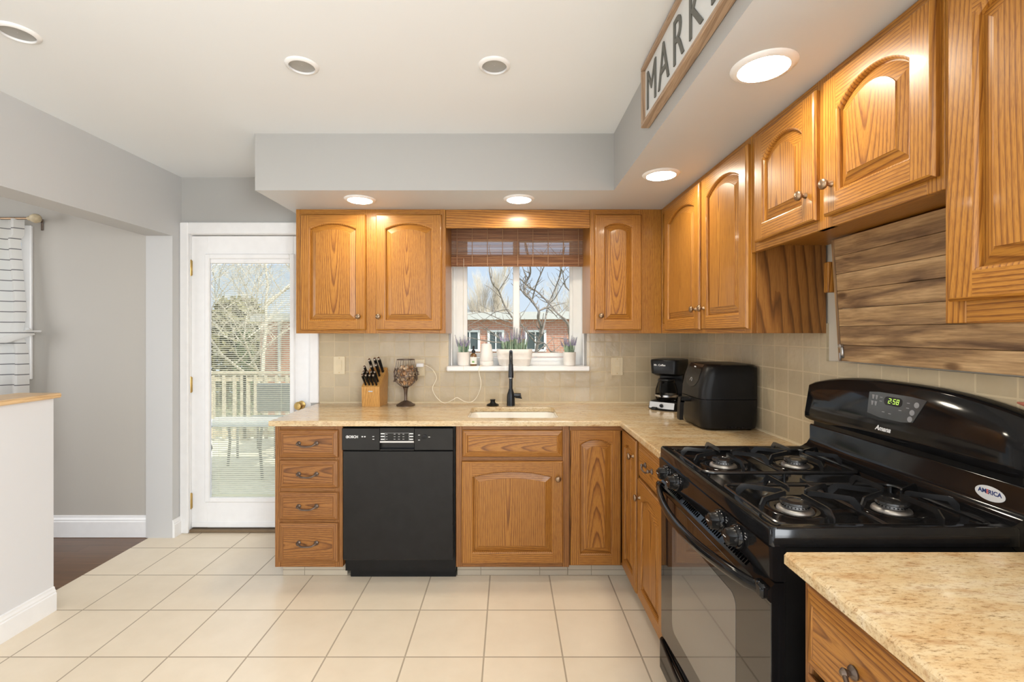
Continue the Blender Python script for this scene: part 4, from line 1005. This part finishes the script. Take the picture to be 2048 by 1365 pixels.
for l_, x, ss, z_ in (('left large knife in the third row of the block', -.042, .085, .92), ('middle large knife in the third row of the block', .004, .088, .95), ('right large knife in the third row of the block', .032, .100, .95), ('left large knife in the back row of the block', -.018, .130, 1.1), ('middle large knife in the back row of the block', .016, .138, 1.1), ('right large knife in the back row of the block', .044, .138, 1.15)):
    knife(kt, 'black-handled '+l_, x, ss, z_)

# ------------------------------------------------------------------ cork holder and corks
hx, hy = PX(811.5, 3.06), 3.06
ch = thing('cork_holder', 'dark wire goblet filled with wine corks, right of the knife block', 'cork holder', (hx, hy, ZK))
bp = [(.006, .118), (.035, .130), (.060, .152), (.074, .180), (.0765, .205), (.072, .235), (.064, .268), (.057, .302)]
wi = MB()
for i in range(22):
    a = 2*math.pi*i/22; wi.tube([(r*math.cos(a+.25*h), r*math.sin(a+.25*h), h) for r, h in bp], .0011, 5)
for r, h in ((.057, .302), (.0765, .195)): wi.tube([(r*math.cos(2*math.pi*i/32), r*math.sin(2*math.pi*i/32), h) for i in range(32)], .0024, 6, closed=True)
vn = [(.0785*math.cos(t*.35)*(1-.10*abs(math.sin(t*.6))), .0785*math.sin(t*.35)*(1-.10*abs(math.sin(t*.6))), .205+.045*math.sin(t*1.3)) for t in range(0, 60)]
wi.tube(vn, .002, 5)
for t in range(0, 60, 4):
    x, y, z = vn[t]; wi.lathe([(.001, -.006), (.006, -.003), (.006, .003), (.001, .006)], (x*1.06, y*1.06, z), 8)
wi.build('wire_bowl', M['pewter'], ch)
MB().lathe([(.012, .005), (.010, .03), (.0105, .07), (.013, .105), (.020, .120), (.006, .124)], seg=16).build('stem', M['pewter'], ch)
MB().lathe([(.060, 0), (.061, .006), (.050, .012), (.035, .022), (.018, .030), (.010, .034)], seg=28).build('foot', M['pewter'], ch)
random.seed(5); ck = None; placed = []
cm = MB().lathe([(.010, -.0195), (.011, -.0185), (.011, .0185), (.010, .0195)], seg=12)
tries = 0
while len(placed) < 44 and tries < 6000:
    tries += 1
    z = random.uniform(.145, .255); rr = max(0, .066*math.sqrt(max(0, 1-((z-.205)/.075)**2))-.012)
    a = random.uniform(0, 6.28); r = rr*math.sqrt(random.random())
    p = Vector((r*math.cos(a), r*math.sin(a), z))
    if any((p-q_).length < .0205 for q_ in placed): continue
    placed.append(p)
    if ck is None: o = cm.build('wine_cork', M['cork']); ck = o; ck2 = o.data.copy(); ck2.materials[0] = M['corkp']
    else:
        o = ck.copy(); C.objects.link(o)
        if random.random() < .4: o.data = ck2
    tag(o, 'wine cork lying inside the dark wire goblet', 'cork', 'corks in the wire goblet')
    o.location = p+Vector((hx, hy, ZK)); o.rotation_euler = (random.uniform(0, 6.28), random.uniform(0, 6.28), random.uniform(0, 6.28)); o.scale = (.9, .9, .8)

# ------------------------------------------------------------------ window sill: lavender pots, dropper bottle, diffuser
ZSI = 1.142
def lavender(root, n, spread_x, spread_y, z0, hmin, hmax, seed, flower='lav'):
    random.seed(seed); lf_, fl, st_ = MB(), MB(), MB()
    for i in range(n*7):
        bx_, by_ = random.uniform(-1, 1)*spread_x, random.uniform(-1, 1)*spread_y; h = random.uniform(.3, .78)*hmax
        a = random.uniform(0, 6.28); lean_ = random.uniform(.05, .5)*h; tx, ty = bx_+bx_*.5*h/.1*.3+math.cos(a)*lean_, by_+math.sin(a)*lean_*.6
        w_ = .0022; m = ((bx_+tx)/2-.1*math.cos(a)*lean_, (by_+ty)/2, z0+h*.6)
        p = Vector((-math.sin(a), math.cos(a), 0))*w_
        lf_.add([(bx_-p.x, by_-p.y, z0), (bx_+p.x, by_+p.y, z0), (m[0]+p.x, m[1]+p.y, m[2]), (m[0]-p.x, m[1]-p.y, m[2]), (tx, ty, z0+h)], [(0, 1, 2, 3), (3, 2, 4)])
    for i in range(n):
        t = (i+.5)/n*2-1; bx_ = t*spread_x*.9; by_ = random.uniform(-1, 1)*spread_y*.7; h = random.uniform(hmin, hmax)
        tip = Vector((bx_+t*.028+random.uniform(-.012, .012), by_+random.uniform(-.012, .012), z0+h)); b0 = Vector((bx_, by_, z0))
        st_.tube([b0, (b0+tip)/2+Vector((0, 0, .004)), tip], .0009, 5)
        for k_ in range(9):
            q_ = b0.lerp(tip, .55+.45*k_/8); s_ = .0062*(1-.6*k_/8)
            for j in range(3):
                a = j*2.1+k_*.7; c_ = (q_.x+math.cos(a)*s_*.7, q_.y+math.sin(a)*s_*.7, q_.z)
                fl.add([(c_[0]+s_*.6, c_[1], c_[2]), (c_[0], c_[1]+s_*.6, c_[2]), (c_[0]-s_*.6, c_[1], c_[2]), (c_[0], c_[1]-s_*.6, c_[2]), (c_[0], c_[1], c_[2]+s_*.9), (c_[0], c_[1], c_[2]-s_*.6)], [(0, 1, 4), (1, 2, 4), (2, 3, 4), (3, 0, 4), (1, 0, 5), (2, 1, 5), (3, 2, 5), (0, 3, 5)])
    fo = lf_.build('foliage', M['leaf'], root); st_.build('stem', M['leaf'], root); fl.build('flower_spikes', [M['lav'], M['lav2']][0 if flower == 'lav' else 1], root)
def small_pot(u, label, seed):
    y = 3.185; p = thing('lavender_pot', label, 'potted plant', (PX(u, y), y, ZSI))
    MB().lathe([(.036, 0), (.040, .004), (.044, .09), (.0445, .093), (.0415, .093), (.040, .075)], seg=28, caps=(True, False)).build('pot', M['pot'], p)
    MB().lathe([(.0405, .078), (.001, .08)], seg=20, caps=(False, False)).build('soil', M['soil'], p)
    lavender(p, 13, .03, .025, .08, .09, .13, seed); return p
small_pot(927, 'lavender in a round white pot at the left end of the window sill', 1)
small_pot(1139, 'lavender in a round white pot at the right end of the window sill', 2)
p = thing('lavender_planter', 'lavender in a long white planter in the middle of the window sill', 'potted plant', (PX(1029, 3.165), 3.165, ZSI))
pr = lambda d, z: at_z(rrect(-.122+d, .122-d, -.054+d*.5, .054-d*.5, .045, 6), z)
MB().loft([pr(.024, 0), pr(.018, .006), pr(.008, .045), pr(.006, .047), pr(.007, .05), pr(.002, .082), pr(0, .085), pr(.001, .112), pr(.004, .114), pr(.009, .114), pr(.012, .095)], caps=(True, False)).build('pot', M['pot'], p)
MB().loft([pr(.012, .097), pr(.05, .1)], caps=(False, True)).build('soil', M['soil'], p)
lavender(p, 17, .085, .03, .098, .11, .165, 3)
q = MB()
random.seed(9); lavender(p, 5, .03, .03, .098, .12, .17, 4, 'plum')
bt = thing('dropper_bottle', 'small amber dropper bottle with a white label on the window sill', 'bottle', (PX(947, 3.17), 3.17, ZSI))
MB().lathe([(.0215, 0), (.023, .003), (.023, .066), (.020, .078), (.010, .086), (.010, .094)], seg=24).build('bottle', M['amber'], bt)
MB().lathe([(.0234, .012), (.0234, .060)], seg=24, caps=(False, False)).build('label', M['paper'], bt)
MB().box(-.008, .008, -.0245, -.0232, .022, .034, .002).build('label_leaf', M['green'], bt)
MB().lathe([(.0125, .088), (.0125, .104), (.008, .107), (.0065, .112), (.0075, .122), (.006, .134), (.002, .137)], seg=18).build('dropper', M['black'], bt)
df = thing('aroma_diffuser', 'white tapered aroma diffuser on the window sill left of the long planter', 'diffuser', (PX(973, 3.175), 3.175, ZSI))
MB().lathe([(.043, 0), (.046, .004), (.047, .03), (.0455, .032)], seg=32).build('base', M['pot'], df)
MB().lathe([(.0455, .033), (.047, .035), (.043, .085), (.035, .138), (.032, .148), (.024, .152), (.001, .153)], seg=32).build('cover', plain('frosted_white', (.80, .77, .73), .45, var=.02), df)

# ------------------------------------------------------------------ coffee maker
cm_ = thing('coffee_maker', 'black drip coffee maker with glass carafe in the worktop corner', 'coffee maker', (1.026, 2.978, ZK), R(-40))
bp_ = lambda x0_, x1_, y0_, y1_, z, r: at_z(rrect(x0_, x1_, y0_, y1_, r, 5), z)
MB().loft([bp_(-.088, .088, -.125, .115, 0, .02), bp_(-.09, .09, -.128, .115, .006, .02), bp_(-.088, .088, -.118, .115, .042, .02), bp_(-.08, .08, -.10, .115, .05, .02)]).build('base', M['black'], cm_)
MB().box(-.078, .078, .035, .112, .045, .215, .006).build('water_tank', M['black'], cm_)
MB().loft([bp_(-.07, .07, -.06, .112, .205, .03), bp_(-.086, .086, -.098, .114, .222, .03), bp_(-.09, .09, -.105, .115, .300, .03), bp_(-.088, .088, -.10, .115, .308, .03), bp_(-.07, .07, -.085, .10, .312, .03)]).build('brew_head', M['black'], cm_)
q = MB(); q.prism([(-.1275, .008), (-.117, .044), (-.119, .046), (-.1305, .008)], 'x', -.078, .078); q.build('control_strip', M['steel'], cm_)
MB().lathe([(.011, -.122), (.011, -.133), (.004, -.134)], (.0, 0, .026), 16, 'y').build('switch', M['black'], cm_)
MB().box(.0785, .081, .05, .07, .09, .20, .001).build('level_gauge', M['greyd'], cm_)
q = MB(); ontext(q, 'Mr. Coffee', .017, -.02, -.1062, .275, ex=.0003, bold=.0003); q.build('nameplate', M['mark'], cm_)
cf = thing('glass_carafe', 'glass coffee carafe with black handle standing in the coffee maker', 'carafe', cm_.matrix_basis @ Vector((0, -.045, .051)), R(-40))
MB().lathe([(.055, 0), (.062, .004), (.069, .03), (.067, .065), (.058, .098), (.050, .118), (.052, .124)], seg=32, caps=(True, False)).build('bowl', M['carafe'], cf)
MB().lathe([(.070, .026), (.0705, .032), (.070, .038)], seg=32, caps=(False, False)).build('band', M['steel'], cf)
MB().lathe([(.050, .122), (.053, .126), (.050, .136), (.02, .142), (.001, .143)], seg=28).build('lid', M['black'], cf)
MB().tube(bez([(.0, -.052, .118), (.0, -.085, .118), (.0, -.098, .09), (.0, -.094, .05), (.0, -.074, .032)], 6), .009, 8, flat=.7).build('handle', M['black'], cf)
MB().tube(bez([(.05, .10, .012), (.13, .06, .004), (.15, -.04, .004), (.10, -.13, .004), (.03, -.165, .004), (-.02, -.15, .004)], 6), .0032, 6).box(-.052, -.018, -.165, -.14, .0, .018, .004).build('power_cord', M['satin'], cm_)

# ------------------------------------------------------------------ air fryer
af = thing('air_fryer', 'large black basket air fryer on the worktop below the tall corner cabinet', 'air fryer', (1.077, 2.400, ZK))
aw, ad = .145, .148
ar = lambda x0_, x1_, d, z, r: at_z(rrect(x0_, x1_, -ad+d, ad-d, r, 7), z)
MB().loft([ar(-aw+.02, aw-.012, .012, .006, .045), ar(-aw+.012, aw-.006, .004, .012, .05), ar(-aw+.004, aw-.002, 0, .05, .05), ar(-aw, aw, 0, .15, .05)], caps=(True, True)).build('basket_housing', M['satin'], af)
up_ = MB(); up_.loft([ar(-aw+.001, aw, 0, .153, .05), ar(-aw+.004, aw, 0, .20, .05), ar(-aw+.018, aw, 0, .26, .05), ar(-aw+.034, aw, .002, .305, .05), ar(-aw+.045, aw-.008, .01, .318, .055), ar(-aw+.07, aw-.03, .03, .322, .045)])
uo = up_.build('upper_body', M['satin'], af)
# glossy control face on the sloping front
q = MB(); N1 = 14
def frontx(z): 
    zs_ = [(.153, -aw+.001), (.20, -aw+.004), (.26, -aw+.018), (.305, -aw+.034), (.318, -aw+.045)]
    for (a, b), (c, d_) in zip(zs_[:-1], zs_[1:]):
        if a <= z <= c: return b+(d_-b)*(z-a)/(c-a)
    return zs_[-1][1]
vs = []; cols = 13
for i in range(N1+1):
    z = .20+.118*i/N1; hwid = .082*math.sqrt(max(0, 1-((.255-z)/.055)**2)) if z < .255 else .082
    hwid = max(hwid, .004)
    for j in range(cols): vs.append((frontx(z)-.0018, -hwid+2*hwid*j/(cols-1), z))
q.add(vs, [(i*cols+j, i*cols+j+1, (i+1)*cols+j+1, (i+1)*cols+j) for i in range(N1) for j in range(cols-1)], sm=True)
q.build('control_face', M['sheen'], uo)
q = MB(); xx = frontx(.303)-.003; q.box(xx-.0008, xx, -.008, .012, .3, .306); 
q.tube([(frontx(.225+.02*math.sin(t))-.004, .0+.011*math.cos(t), .232+.016*math.sin(t)) for t in [i*.3 for i in range(0, 12)]], .0006, 4); q.build('printed_marks', M['mark'], uo)
q = MB(); q.box(-aw-.052, -aw+.012, -.019, .019, .125, .147, .006); q.loft([[(-aw-.052+a*.0+ox_, y, z) for ox_, y in ((0, -.017), (.022, -.017), (.022, .017), (0, .017))] for a, z in ((0, .146), (0, .12))], sm=False)
q.loft([[(-aw-.055+o_x+ox_, y, z) for ox_, y in ((0, -.017), (.020, -.017), (.020, .017), (0, .017))] for o_x, z in ((.002, .144), (-.002, .10), (-.004, .04), (-.002, .03))], sm=False)
q.build('basket_handle', M['satin'], af)
MB().lathe([(.012, 0), (.014, .008)], (-aw+.06, -ad+.06, 0), 12).lathe([(.012, 0), (.014, .008)], (aw-.04, -ad+.04, 0), 12).lathe([(.012, 0), (.014, .008)], (-aw+.06, ad-.06, 0), 12).lathe([(.012, 0), (.014, .008)], (aw-.04, ad-.04, 0), 12).build('feet', M['satin'], af)
q = MB()
for i in range(12): q.box(-.02+i*.007, -.0165+i*.007, -ad-.001, -ad+.002, .012, .022)
q.build('vent', M['lcdk'], af)

# ------------------------------------------------------------------ outside: deck, railing, patio table, brick building, trees
random.seed(21)
struct(MB().box(-16, 30, 6.4, 70, -2.2, -2.1), 'ground', M['lawn'])
q = MB(); y = 3.36
while y < 6.5: q.box(-6, 1.2, y, y+.135, -.13, -.09); y += .14
q.box(-6, 1.2, 3.36, 6.5, -.3, -.131)
o = q.build('floor_deck', M['deck']); o['kind'] = 'structure'; o['label'] = 'weathered wooden deck outside the door'
rl = thing('deck_railing', 'weathered wooden deck railing beyond the glass door', 'railing', (-2.4, 6.35, -.09))
MB().box(-3.4, 3.5, -.06, .06, .90, .94, .004).build('top_rail', M['rail'], rl); MB().box(-3.4, 3.5, -.02, .02, .06, .13).box(-3.4, 3.5, -.02, .02, .80, .87).build('stringer', M['rail'], rl)
for i in range(48): MB().box(-3.35+i*.143, -3.31+i*.143, -.045, -.02, .03, .88).build('baluster', M['rail'], rl)
for x in (-3.4, -1.2, 1.0, 3.4): MB().box(x-.045, x+.045, -.045, .045, 0, .90).build('post', M['rail'], rl)
ptb = thing('patio_table', 'low patio table with a pale top on the deck', 'table', (-2.75, 4.85, -.09))
MB().box(-.42, .36, -.26, .26, .52, .545, .006).build('top', plain('pale_glass_top', (.66, .68, .66), .2), ptb)
for a in (-.3, .28):
    for b in (-.2, .2): MB().tube([(a, b, .52), (a*.85, b*.8, .3), (a*1.05, b*1.1, 0)], .014, 8).build('leg', M['darkm'], ptb)
pc_ = thing('patio_chair', 'dark metal patio chair on the deck behind the pale table', 'chair', (-2.95, 5.65, -.09))
MB().box(-.24, .24, -.24, .24, .40, .43, .006).build('seat', M['darkm'], pc_); MB().box(-.24, .24, .22, .25, .46, .82, .01).build('backrest', M['darkm'], pc_)
for a in (-.22, .22):
    for b in (-.22, .22): MB().tube([(a, b, .41), (a, b, 0)], .013, 8).build('leg', M['darkm'], pc_)
# brick building
bd = thing('brick_building', 'low red brick building with a pale flat roof edge beyond the window', 'building', (-10.7, 20.0, -2.1), R(-12))
MB().box(0, 24, 0, 8, 0, 4.02).build('wall', M['brick'], bd)
MB().box(-.25, 24.2, -.3, 8.3, 4.0, 4.28).build('roof_fascia', plain('pale_fascia', (.62, .60, .56), .7), bd)
bR = Matrix.Rotation(R(-12), 4, 'Z')
def along(u):    # distance along the facade seen at photo column u
    k = (u-1018)/930; c_, s_ = math.cos(R(-12)), math.sin(R(-12))
    return (k*20.0+10.7)/(c_-k*s_)
for u in (940, 992, 1071):
    a = along(u); y = 20+a*math.sin(R(-12)); hw_ = .24 if u == 992 else .32
    z0_, z1_ = PZ(699, y)+2.1, PZ(665, y)+2.1
    q = MB(); frame_ring(q, a-hw_, a+hw_, z0_, z1_, .09, -.05, .02, .01); q.box(a-.02, a+.02, -.04, .0, z0_, z1_); wo = q.build('window', M['vinyl'], bd)
    MB().box(a-hw_, a+hw_, -.012, .01, z0_, z1_).build('pane', plain('dark_pane', (.08, .10, .10), .1), wo)
MB().tube([(1.0, -.08, 0), (1.0, -.08, 4.0)], .06, 8).build('downpipe', plain('downpipe_white', (.6, .6, .58), .6), bd)
def tree(name, label, base, hgt, r0, spread, depth, mat, seed, upright=.5, nb=3, first=.35, seg=5):
    random.seed(seed); mb = MB()
    def grow(p, d, L_, r, lev):
        pts = [p]; n_ = 5 if lev < 3 else 4; dirs = [d]
        for i in range(n_):
            d = (d+Vector((random.uniform(-1, 1), random.uniform(-1, 1), random.uniform(-.6, .8)))*.20+Vector((0, 0, .05*upright))).normalized(); pts.append(pts[-1]+d*(L_/n_)); dirs.append(d)
        mb.tube(pts, [r*(1-.55*i/n_) for i in range(n_+1)], seg if lev < 2 else 3 if lev > 2 else 4)
        if lev >= depth: return
        for i in range(nb+(1 if lev > 0 else 0)):
            k_ = random.uniform(first if lev == 0 else .25, 1)*n_; i0 = min(n_-1, int(k_)); pp_ = pts[i0].lerp(pts[i0+1], k_-i0)
            a = random.uniform(0, 6.28); side = Vector((math.cos(a), math.sin(a), random.uniform(-.1, .5)))
            nd = (dirs[i0]*upright+side*spread).normalized()
            grow(pp_, nd, L_*random.uniform(.5, .75), r*.5, lev+1)
        grow(pts[-1], dirs[-1], L_*.6, r*.42, lev+1)
    t = thing(name, label, 'tree', base)
    grow(Vector((0, 0, 0)), Vector((random.uniform(-.1, .1), 0, 1)).normalized(), hgt, r0, 0)
    mb.build('branches', M[mat], t); return t
def limb_tree(label, y0, limbs, base, seed):
    """a tree whose main limbs are given as (x, z) runs in its own spreading plane, bent in depth, with random twigs"""
    random.seed(seed); mb = MB()
    for pts, r in limbs:
        ph = random.uniform(0, 6); P = bez([Vector((x-base[0], .35*math.sin(ph+i*.9), z-base[2])) for i, (x, z) in enumerate(pts)], 4)
        n_ = len(P); mb.tube(P, [r*(1-.5*i/n_) for i in range(n_)], 6)
        for k_ in range(n_):
            if random.random() < .62:
                d = (P[min(k_+1, n_-1)]-P[max(k_-1, 0)]).normalized(); p = P[k_]; L_ = random.uniform(.12, .5)
                d = (d*.5+Vector((random.uniform(-1, 1), random.uniform(-.6, .6), random.uniform(-.3, 1)))).normalized(); q_ = [p]
                for _ in range(4):
                    d = (d+Vector((random.uniform(-1, 1), random.uniform(-1, 1), random.uniform(-.6, .9)))*.3).normalized(); q_.append(q_[-1]+d*L_/4)
                mb.tube(q_, [r*.38*(1-.7*i/4)+.0012 for i in range(5)], 4)
    t = thing('bare_tree', label, 'tree', base); mb.build('branches', M['tree'], t); return t
def wp(pts, y=8.6): return [(PX(880+a/3.7917, y), PZ(400+b/3.7917, y)) for a, b in pts]
LB = [(wp([(722, 1700), (735, 1160), (770, 1000), (738, 900), (740, 850), (700, 780), (650, 700), (655, 620), (690, 540), (672, 440), (640, 330)]), .030),
      (wp([(765, 1020), (800, 900), (830, 790), (880, 680), (920, 560), (915, 510), (930, 380)]), .018),
      (wp([(985, 1060), (965, 970), (930, 910), (900, 880), (830, 780), (740, 680), (680, 650), (610, 600)]), .022),
      (wp([(740, 850), (800, 820), (870, 860), (905, 890)]), .013), (wp([(700, 770), (725, 660), (760, 570), (782, 505), (770, 400)]), .014),
      (wp([(1010, 690), (965, 640), (940, 600), (915, 555), (880, 470)]), .013), (wp([(735, 1090), (665, 1010), (640, 975), (608, 940), (585, 880)]), .014),
      (wp([(738, 1080), (790, 1090), (815, 1130), (850, 1180)]), .016), (wp([(830, 785), (880, 740), (930, 640), (990, 560)]), .010), (wp([(665, 730), (630, 690), (600, 640), (560, 620)]), .010)]
limb_tree('bare branching tree just outside the right pane of the kitchen window', 8.6, LB, (PX(880+722/3.7917, 8.6), 8.6, -2.1), 4)
LB = [(wp([(640, 1700), (620, 1200), (600, 980), (545, 880), (490, 800), (445, 690), (400, 640), (380, 540), (390, 440)], 9.6), .024), (wp([(575, 940), (450, 900), (330, 850), (250, 862), (180, 880)], 9.6), .011),
      (wp([(590, 990), (520, 960), (430, 930), (330, 905), (215, 960)], 9.6), .010), (wp([(605, 1120), (470, 1060), (380, 1000), (300, 970), (215, 1000)], 9.6), .013), (wp([(610, 1140), (480, 1090), (360, 1075), (260, 1050), (190, 1040)], 9.6), .011),
      (wp([(520, 840), (470, 840), (400, 860), (300, 930)], 9.6), .009), (wp([(445, 700), (500, 620), (530, 540), (520, 440)], 9.6), .010)]
limb_tree('thinner bare tree outside the left pane of the kitchen window', 9.6, LB, (PX(880+640/3.7917, 9.6), 9.6, -2.1), 6)
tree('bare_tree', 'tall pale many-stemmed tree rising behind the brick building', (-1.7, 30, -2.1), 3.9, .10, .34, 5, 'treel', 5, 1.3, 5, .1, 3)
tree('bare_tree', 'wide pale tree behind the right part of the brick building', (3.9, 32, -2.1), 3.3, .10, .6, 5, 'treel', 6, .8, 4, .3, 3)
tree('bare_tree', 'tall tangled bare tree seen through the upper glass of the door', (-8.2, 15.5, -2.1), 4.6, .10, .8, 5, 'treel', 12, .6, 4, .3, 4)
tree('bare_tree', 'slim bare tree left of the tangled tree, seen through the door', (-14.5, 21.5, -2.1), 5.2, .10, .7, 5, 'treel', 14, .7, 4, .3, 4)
def bush(name, label, base, rx, rz_, n, mat, seed):
    random.seed(seed); mb = MB()
    for i in range(n):
        a = random.uniform(0, 6.28); z = random.random(); rr = math.sqrt(random.random())*rx*(1-.75*z)
        p = Vector((rr*math.cos(a), rr*math.sin(a), z*rz_)); s_ = random.uniform(.12, .3)*rx*.5
        d1 = Vector((random.uniform(-1, 1), random.uniform(-1, 1), random.uniform(-.5, .9))).normalized()*s_; d2 = d1.orthogonal().normalized()*s_*.35
        mb.add([p-d1, p+d2, p+d1, p-d2], [(0, 1, 2, 3)])
    mb.tube([(0, 0, 0), (0, 0, rz_*.8)], [rx*.08, rx*.02], 6)
    return tag(mb.build(name, M[mat], None, base, recalc=False), label, 'shrub')
bush('evergreen_shrub', 'dark evergreen at the left of the brick building, seen through the door', (-10.35, 18.2, -2.1), .75, 3.6, 1100, 'ever', 31)
bush('winter_hedge', 'olive winter hedge beyond the deck railing, seen through the door', (-8.5, 11.8, -2.1), 1.1, 3.2, 1500, 'olive', 32)
bush('winter_hedge', 'brown hedge behind the dark evergreen, seen through the door', (-14.0, 24.0, -2.1), 3.2, 5.2, 1800, 'olive', 33)
